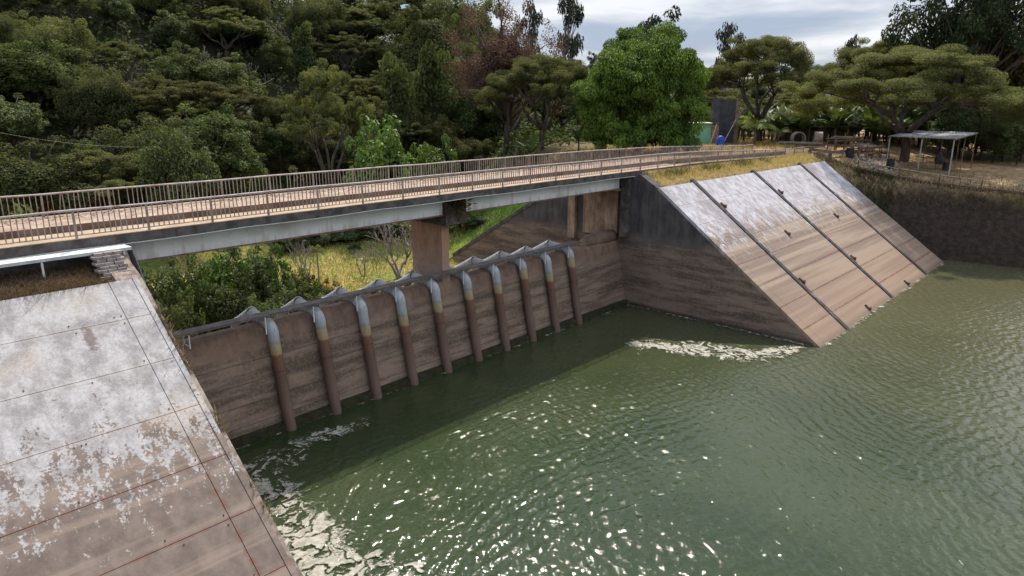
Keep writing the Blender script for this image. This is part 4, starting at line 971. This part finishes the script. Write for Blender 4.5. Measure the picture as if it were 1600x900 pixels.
# strips beside the slopes
blades("dry_grass", scatter(15000, U(0, 9.2), U(30.26, 32.95), lambda x, y, z: (x < 8.75) , -.03), .24, .02, 'dry_grass', .95)
blades("dry_grass", scatter(9000, U(52.3, 91), U(30.5, 32.95), lambda x, y, z: NP.uniform(0, 1, len(x)) < .25 + .75 * (y > 31.6), -.03), .34, .03, 'yellow_grass', .5)
blades("green_weeds", scatter(2600, U(52.3, 78), U(32.0, 32.95), lambda x, y, z: NP.uniform(0, 1, len(x)) < .4 + .4 * np.sin(x * .9), 0), .5, .035, 'leaf_olive', .5)
s_ = NP.uniform(2, 12.5, 900); s_ = s_[np.array([fbm(a, 3.0, .8, 2) for a in s_]) > .05]; P = np.array([(NP.uniform(9.76, 9.98), S_Y0 - a * CS, S_Z0 - a * SN - .10) for a in s_])
blades("dry_grass", P, .26, .02, 'dry_grass', 1.1)
# valley grass
P = scatter(30000, U(30, 85), U(44, 100), lambda x, y, z: z < -6); blades("grass", P, .38, .05, 'green_grass', .5)
P = scatter(22000, U(28, 66), U(46, 80), lambda x, y, z: z < -8); blades("dry_grass", P, .32, .05, 'yellow_grass', .5)
# right bank tufts
P = scatter(16000, U(90.5, 102), U(3, 31), lambda x, y, z: (z > -6.2) & (NP.uniform(0, 1, len(x)) < .75 * (x < crest_at(y)[0] + 2.0) + .10)); blades("dry_grass", P, .55, .035, 'dry_grass', .5)
P = scatter(5000, U(90.5, 97), U(22, 30), lambda x, y, z: (z > -9) & (np.hypot((x - 92.6) / 2.2, (y - 25) / 2.4) < 1)); blades("green_weeds", P, .5, .05, 'leaf_mid', .6)
P = scatter(12000, U(96, 122), U(10, 33), lambda x, y, z: NP.uniform(0, 1, len(x)) < .35); blades("dry_grass", P, .16, .03, 'yellow_grass', .6)
P = scatter(14000, U(60, 130), U(40, 62), lambda x, y, z: z > -5); blades("dry_grass", P, .4, .05, 'yellow_grass', .5)
# undergrowth on the wooded hill
x = NP.uniform(-40, 190, 90000); y = NP.uniform(60, 210, 90000); z = H(x, y); cn_ = np.array([fbm(a, b, .16, 21, 3) for a, b in zip(x, y)])
kp = ((z > -9.2) | (y > 88)) & ~((x > 52) & (y < 66)) & (cn_ > -.35)
x, y, z, cn_ = x[kp], y[kp], z[kp], cn_[kp]; Cc = np.stack([x, y, z + .3 + NP.uniform(0, 1, len(x)) * (1.2 + 3 * np.clip(cn_, 0, 1))], 1)
N_ = NP.normal(size=Cc.shape) * .6 + np.array([0, -.2, .7]); N_ /= np.linalg.norm(N_, axis=1, keepdims=True); lv = leaves(Cc, N_, .9, .5)
tag(link("undergrowth", mesh_np("undergrowth", lv, np.arange(len(lv)).reshape(-1, 4), NP.uniform(0, .9, len(Cc))), M['leaf_dark']), kind="stuff")
#PART3
# ------------------------------------------------------------------ left edge: covered walkway, block wall
wk = thing("covered_walkway", "white galvanised sheet cover on short posts beside the bridge at the left edge", "walkway cover", (6, 32.4, -1.4))
mb = MB(); mb.box(-14, 10.25, 32.0, 32.86, -0.47, -0.42); part("cover_sheet", mb, M['rim'], wk)
mb = MB(); mb.box(-14, 10.25, 31.985, 31.998, -0.55, -0.425); part("edge_trim", mb, M['galv'], wk)
for x in (-1.5, 2.7, 6.9, 9.95):
    mb = MB(); mb.bar((x, 32.06, Hs(x if x < 9 else 8.9, 32.06) - .3), (x, 32.06, -0.47), 0.075); part("post", mb, M['white_post'], wk)
mb = MB(); mb.add([(10.27, 32.05, -0.44), (10.27, 32.86, -0.44), (10.62, 32.86, -2.2), (10.62, 32.05, -2.2), (10.30, 32.05, -0.44), (10.30, 32.86, -0.44), (10.65, 32.86, -2.2), (10.65, 32.05, -2.2)],
    [(0,1,2,3),(7,6,5,4),(0,4,5,1),(1,5,6,2),(2,6,7,3),(3,7,4,0)]); part("end_panel", mb, M['galv_dark'], wk)
bw = thing("block_wall", "rough stepped wall of grey blocks under the right end of the walkway cover", "block wall", (9.3, 31.8, -1.3))
mb = MB()
for c in range(8):
    z = -1.42 + c * 0.12; y = 30.78 + c * 0.13
    for b in range(3):
        x = 8.60 + b * 0.36 + (0.12 if c % 2 else 0) + rnd.uniform(-.01, .01); mb.box(x, x + 0.33, y + rnd.uniform(-.03, .03), y + 0.5 + c * .02, z, z + 0.108)
part("block_courses", mb, M['block'], bw)

# ------------------------------------------------------------------ right bank: fence, shelter, barrier, racks
fe = thing("bank_fence", "rusty two rail pipe fence along the top of the dark earth bank", "fence", (95.5, 16, -4.2))
FY = [27.2, 22.8, 18.6, 14.4, 10.3, 6.3]; FP = []
for y in FY:
    x, z = crest_at(y); x += 0.55; FP.append((float(x), y, Hs(x, y)))
for (x, y, z) in FP:
    mb = MB(); mb.bar((x, y, z - .4), (x + rnd.uniform(-.04, .04), y, z + 1.35), 0.10); part("post", mb, M['rust'], fe)
for a, b in zip(FP[:-1], FP[1:]):
    for hgt, mt in ((1.3, 'rail_top'), (0.45, 'rail')):
        mb = MB(); mb.tube([(a[0], a[1], a[2] + hgt), (b[0], b[1], b[2] + hgt + rnd.uniform(-.08, .08))], 0.035, 6); part("rail", mb, M[mt], fe)
    mx_ = [(a[i] + b[i]) / 2 for i in range(3)]; mb = MB(); mb.bar((mx_[0], mx_[1], mx_[2] - .2), (mx_[0], mx_[1], mx_[2] + 1.28), 0.05); part("picket", mb, M['rust'], fe)

A = Vector((102.6, 26.6, 1.62)); B = Vector((101.0, 18.6, 1.55)); Cc = Vector((107.0, 17.4, 2.15)); D = Vector((108.6, 25.4, 2.2))
sh = thing("tin_roof_shelter", "open shelter with a flat pale tin roof on thin posts beside the spreading tree", "shelter", (104.5, 22, Hs(104.5, 22)))
mb = MB(); N_ = 44
for i in range(N_ + 1):                                          # corrugations run across the short side
    t = i / N_; p = A.lerp(B, t); q = D.lerp(Cc, t); dz = 0.035 * (1 if i % 2 else -1)
    mb.v += [(p.x - .35, p.y, p.z + dz), (q.x + .35, q.y, q.z + dz)]
for i in range(N_): mb.f.append((2 * i, 2 * i + 2, 2 * i + 3, 2 * i + 1))
M['tin'] = m_rough('weathered tin sheet', (0.40, 0.40, 0.42), (0.62, 0.62, 0.64), 0.9, 0.1, 0.5, (0.30, 0.25, 0.22), 0.3)
rf = part("roof", mb, M['tin'], sh); sm = rf.modifiers.new("thickness", 'SOLIDIFY'); sm.thickness = 0.03
for a, b in ((A, B), (D, Cc), (A, D), (B, Cc), ((A + D) / 2, (B + Cc) / 2)):
    mb = MB(); mb.bar(a - Vector((0, 0, .12)), b - Vector((0, 0, .12)), 0.09); part("roof_beam", mb, M['timber'], sh)
for t, u in ((0.02, 0), (.52, 0), (.98, 0), (0.02, 1), (.25, 1), (.5, 1), (.75, 1), (.98, 1), (.98, .5)):
    p = A.lerp(B, t).lerp(D.lerp(Cc, t), u); pale = u == 0
    mb = MB(); mb.bar((p.x + rnd.uniform(-.05, .05), p.y, Hs(p.x, p.y) - .4), (p.x, p.y, p.z - .1), 0.13 if pale else 0.10); part("post", mb, M['timber_grey'] if pale else M['timber'], sh)
x, y = at_range(1455, 106); z = Hs(x, y)
bn = thing("plank_bench", "long dark plank bench under the tin roofed shelter", "bench", (x, y, z))
mb = MB(); mb.bar((x - .4, y + 2.1, z + .52), (x + .4, y - 1.9, z + .70), 0.42, 0.07); part("seat", mb, M['timber'], bn)
for dy in (1.6, -1.5):
    mb = MB(); mb.bar((x - .2 * dy, y + dy, z - .2), (x - .2 * dy, y + dy, z + .52 - .02 * dy), .10); part("leg", mb, M['timber'], bn)
M['black'] = m_rough('black worn plastic', (0.014, 0.014, 0.016), (0.035, 0.035, 0.037), 3, .2, .6)
def drum(px, r, hgt, rad, label):
    x, y = at_range(px, r); z = Hs(x, y); t = thing("drum", label, "drum", (x, y, z))
    mb = MB(); mb.tube([(x, y, z - .2), (x, y, z + hgt * .33), (x, y, z + hgt * .34), (x, y, z + hgt * .66), (x, y, z + hgt * .67), (x, y, z + hgt)], [rad, rad, rad * 1.05, rad * 1.05, rad, rad], 14); part("body", mb, M['black'], t, False)
    mb = MB(); mb.tube([(x, y, z + hgt - .005), (x, y, z + hgt + .05)], rad * 1.06, 14); part("lid", mb, M['rust'], t)
drum(1494, 105, 1.15, .42, "black drum at the end of the bench under the tin roofed shelter")
drum(1404, 102, 1.25, .45, "black drum standing left of the thick tree trunk")
drum(1337, 103, 1.2, .5, "black drum among the timber racks right of the log barrier")
x, y = at_range(1481, 104.5); z = Hs(x, y); mb = MB()
nseg = 12
for j, (hh, rr) in enumerate([(0.9, .42), (1.4, .50), (1.9, .40), (2.4, .22), (2.75, .05)]):
    for k_ in range(nseg):
        a = 2 * math.pi * k_ / nseg; r_ = rr * (1 + .22 * math.sin(3 * a + j)); mb.v.append((x + r_ * math.cos(a), y + r_ * math.sin(a), z + hh))
for j in range(4):
    for k_ in range(nseg): a = j * nseg + k_; b = j * nseg + (k_ + 1) % nseg; mb.f.append((a, b, b + nseg, a + nseg))
hs = thing("hanging_cover", "dark cloth cover hanging from the shelter roof beside the front post", "cloth", (x, y, z))
part("cloth", mb, M['black'], hs, True); mb = MB(); mb.bar((x, y, z + 2.7), (x, y, 1.75), .03); part("rope", mb, M['timber'], hs)

lb = thing("log_barrier", "dark squared log barrier on short stumps at the end of the near bridge railing", "barrier", (99, 30.2, -1.0))
Pa = (92.6, 33.1); Pb = (106.5, 27.4); LP = []
for t in np.linspace(0, 1, 5):
    x = Pa[0] + (Pb[0] - Pa[0]) * t; y = Pa[1] + (Pb[1] - Pa[1]) * t; LP.append((x, y, Hs(x, y)))
for a, b in zip(LP[:-1], LP[1:]):
    mb = MB(); mb.bar((a[0], a[1], a[2] + .62), (b[0] - .03, b[1], b[2] + .66), 0.34, 0.34); part("log", mb, M['timber'], lb)
for (x, y, z) in LP:
    mb = MB(); mb.box(x - .18, x + .18, y - .18, y + .18, z - .3, z + .45); part("stump", mb, M['timber'], lb)
def rack(px0, px1, r, n, hgt, label):
    x0, y0 = at_range(px0, r); x1, y1 = at_range(px1, r + 5); z = Hs((x0 + x1) / 2, (y0 + y1) / 2)
    t = thing("timber_rack", label, "timber rack", (x0, y0, z)); d = Vector((x1 - x0, y1 - y0, 0)); s = Vector((-d.y, d.x, 0)).normalized() * 1.3
    for i in range(n):
        for k_ in (0, 1):
            p = Vector((x0, y0, z)) + d * (i / (n - 1)) + s * k_; h_ = hgt * rnd.uniform(.75, 1.15); mb = MB(); mb.bar((p.x, p.y, Hs(p.x, p.y) - .3), (p.x + rnd.uniform(-.1, .1), p.y, p.z + h_), .13); part("upright", mb, M['timber'], t)
    for k_ in (0, 1):
        for hh in (.45, .9):
            p = Vector((x0, y0, z + hh * hgt * .75)) + s * k_; q = p + d; mb = MB(); mb.bar(p, q + Vector((0, 0, rnd.uniform(-.1, .1))), .11, .16); part("rail", mb, M['timber'], t)
    for k_ in range(5):
        p = Vector((x0, y0, z + hgt * .82 + .08 * k_)) + s * rnd.uniform(-.2, 1.2) + d * rnd.uniform(-.1, .1); mb = MB(); mb.bar(p, p + d * rnd.uniform(.55, .9) + Vector((0, 0, -.15)), .24, .06); part("plank", mb, M['timber_grey'], t)
rack(1312, 1368, 107, 5, 2.3, "rickety timber rack with pale planks on top left of the tin roofed shelter")
rack(1352, 1398, 104, 5, 1.9, "lower timber rack of close uprights beside the thick tree trunk")
x0, y0 = at_range(1226, 117); x1, y1 = at_range(1296, 115); 
ps = thing("log_pile", "low row of squared grey logs lying beside the dirt road", "log", (x0, y0, Hs(x0, y0)))
for k_ in range(3):
    o_ = Vector((.25, .45, 0)) * k_; za = Hs(x0, y0) + .28 + .22 * (k_ == 1); mb = MB(); mb.bar(Vector((x0, y0, za)) + o_, Vector((x1, y1, Hs(x1, y1) + .28 + .2 * (k_ == 1))) + o_, .36, .36); part("beam", mb, M['timber_grey'] if k_ else M['timber'], ps)
M['ring'] = m_rough('old culvert concrete', (0.22, 0.18, 0.15), (0.38, 0.32, 0.27), 2.0, .3, .95, None, 0, (1, 1, 1), False)
for i, (px, r, rot, lb_) in enumerate([(1252, 121, 0.75, "upright concrete culvert ring with its dark mouth facing the dam"), (1284, 122, 2.0, "concrete culvert ring turned sideways right of the open mouthed ring")]):
    x, y = at_range(px, r); z = Hs(x, y); t = thing("culvert_ring", lb_, "culvert ring", (x, y, z + .98), "culvert rings by the dirt road")
    mb = MB(); n = 24; dv_ = Vector((math.cos(math.pi + rot), math.sin(math.pi + rot), 0)); sv = Vector((-dv_.y, dv_.x, 0))
    for (r_, l_) in ((1.05, -.6), (1.05, .6), (.9, .6), (.9, -.6)):
        for k_ in range(n):
            a = 2 * math.pi * k_ / n; p = dv_ * l_ + sv * (r_ * math.cos(a)) + Vector((0, 0, r_ * math.sin(a))); mb.v.append(tuple(p))
    for j in range(4):
        for k_ in range(n): a = j * n + k_; b = j * n + (k_ + 1) % n; c = ((j + 1) % 4) * n; mb.f.append((a, b, c + (k_ + 1) % n, c + k_))
    part("ring", mb, M['ring'], t, False, False)
# dark open shed with grass on its roof
x0, y0 = at_range(1212, 128); x1, y1 = at_range(1330, 126); z = Hs(x0, y0)
sd = thing("open_shed", "long low dark shed with a grassy roof edge behind the culvert rings", "shed", (x0, y0, z))
d = Vector((x1 - x0, y1 - y0, 0)); s = Vector((-d.y, d.x, 0)).normalized(); s = s if s.x > 0 else -s
def quadbox(mb, o, d, s, z0, z1):
    P = [o, o + d, o + d + s, o + s]; mb.add([(p.x, p.y, z0) for p in P] + [(p.x, p.y, z1) for p in P], [(0,3,2,1),(4,5,6,7),(0,1,5,4),(1,2,6,5),(2,3,7,6),(3,0,4,7)])
O = Vector((x0, y0, 0))
mb = MB(); quadbox(mb, O + s * 3.2, d, s * .2, z - .3, z + 2.6); part("back_wall", mb, M['timber'], sd)
mb = MB(); quadbox(mb, O - s * .4 - d * .01, d * 1.02, s * 4, z + 2.6, z + 2.78); part("roof", mb, M['dark_conc'], sd)
for k_ in range(7):
    p = O + d * (k_ / 6.0); mb = MB(); mb.bar((p.x, p.y, z - .3), (p.x, p.y, z + 2.6), .16); part("post", mb, M['timber'], sd)
P_ = np.array([tuple(O + d * rnd.random() + s * rnd.uniform(-.4, 3.5) + Vector((0, 0, z + 2.77))) for i in range(1800)]); blades("roof_grass", P_, .55, .06, 'green_grass', .5)
# green hut with tall dark annex
def facade(px0, px1, r, depth):
    x0, y0 = at_range(px0, r); x1, y1 = at_range(px1, r); d = Vector((x1 - x0, y1 - y0, 0)); s = Vector((-d.y, d.x, 0)).normalized(); s = s if s.x > 0 else -s; return Vector((x0, y0, 0)), d, s * depth
M['green_paint'] = m_rough('mint green wall paint', (0.16, 0.40, 0.24), (0.22, 0.48, 0.31), .8, .1, .8, (0.17, 0.31, 0.21))
M['dark_clad'] = m_rough('charcoal metal cladding', (0.045, 0.047, 0.055), (0.075, 0.077, 0.088), 1.2, .1, .7)
M['brown_ply'] = m_rough('brown plywood', (0.20, 0.115, 0.075), (0.29, 0.18, 0.12), 1.2, .1, .85)
M['blue_tarp'] = m_rough('blue tarpaulin', (0.015, 0.055, 0.32), (0.03, 0.10, 0.48), 2.0, .4, .6)
O, d, s = facade(1072, 1114, 116, 4.0); z = Hs(O.x, O.y)
hut = thing("green_hut", "mint green hut with a tall charcoal clad annex behind the round fruit tree", "hut", (O.x, O.y, z))
mb = MB(); quadbox(mb, O, d, s, z - .4, z + 3.3); part("wall", mb, M['green_paint'], hut)
mb = MB(); quadbox(mb, O - d * .05 - s * .12, d * 1.08, s * 1.2, z + 3.3, z + 3.42); part("roof", mb, M['tin'], hut)
O2, d2, s2 = facade(1114.6, 1126, 115.8, .25); mb = MB(); quadbox(mb, O2, d2, s2, z - .3, z + 3.1); part("door_panel", mb, M['brown_ply'], hut)
O3, d3, s3 = facade(1126.5, 1150, 117, 3.5); mb = MB(); quadbox(mb, O3, d3, s3, z - .4, z + 7.0); part("annex", mb, M['dark_clad'], hut)
O4, d4, s4 = facade(1112, 1126.3, 117, 3.5); mb = MB(); quadbox(mb, O4, d4, s4, z + 3.45, z + 7.0); part("annex", mb, M['dark_clad'], hut)
O5, d5, s5 = facade(1150.4, 1157, 117, 2.5); mb = MB(); quadbox(mb, O5, d5, s5, z - .4, z + 7.0); part("side_cladding", mb, M['timber'], hut)
for i in range(9):
    mb = MB(); p = O3 + d3 * (i / 8.0) - s3 * .008; mb.bar((p.x, p.y, z), (p.x, p.y, z + 6.95), .035); part("seam", mb, M['black'], hut)
for (pa, pb, ha, hb) in ((1132, 1152, .2, 4.0), (1113, 1122, .1, 3.2)):
    xa, ya = at_range(pa, 113.5); xb, yb = at_range(pb, 115.4); t = thing("leaning_pole", "pale pole leaning on the charcoal clad annex of the hut" if pa > 1120 else "pale pole leaning on the brown door panel of the green hut", "pole", (xa, ya, Hs(xa, ya)))
    mb = MB(); mb.tube([(xa, ya, Hs(xa, ya) + ha - .3), (xb, yb, Hs(xb, yb) + hb)], .06, 6); part("shaft", mb, M['timber_grey'], t)
x, y = at_range(1130, 112.5); z = Hs(x, y); mb = MB(); n = 14
prof = [(-.1, .65), (.35, .72), (.9, .60), (1.35, .48), (1.6, .15)]
for j, (hh, rr) in enumerate(prof):
    for k_ in range(n): a = 2 * math.pi * k_ / n; r_ = rr * (1 + .15 * math.sin(4 * a + j * 1.3)); mb.v.append((x + r_ * math.cos(a), y + r_ * math.sin(a), z + hh))
for j in range(4):
    for k_ in range(n): a = j * n + k_; b = j * n + (k_ + 1) % n; mb.f.append((a, b, b + n, a + n))
mb.f.append(tuple(4 * n + k_ for k_ in range(n)))
tag(solo("tarp_bundle", mb, M['blue_tarp'], (x, y, z), True), "bright blue tarpaulin bundle in front of the charcoal clad annex", "tarpaulin")
# rubble near the shelter and stones on the bank
mb = MB()
for i in range(260):
    px = rnd.gauss(1385, 26); r = rnd.gauss(104, 3.0); x, y = at_range(px, r); 
    if y < 24: continue
    z = Hs(x, y); a = rnd.uniform(.06, .28); o_ = rnd.uniform(0, 6.28); dx, dy = math.cos(o_), math.sin(o_)
    mb.add([(x + dx * a, y + dy * a, z), (x - dy * a, y + dx * a * .8, z), (x - dx * a, y - dy * a, z), (x + dy * a, y - dx * a, z), (x + .1 * a, y, z + a * rnd.uniform(.5, 1.2))], [(0, 1, 4), (1, 2, 4), (2, 3, 4), (3, 0, 4)])
tag(solo("rubble", mb, M['timber_grey']), kind="stuff")
# overhead wire in front of the forest
xa, ya = at_range(-40, 74); xb, yb = at_range(300, 92); za, zb = height_at(-40, 201, 74), height_at(300, 224, 92)
pts = [(xa + (xb - xa) * t, ya + (yb - ya) * t, za + (zb - za) * t - .9 * 4 * t * (1 - t)) for t in np.linspace(0, 1, 24)]
mb = MB(); mb.tube(pts, .012, 5); tag(solo("overhead_wire", mb, M['ring'], pts[0]), "thin sagging overhead wire across the dark forest at the left edge", "wire")
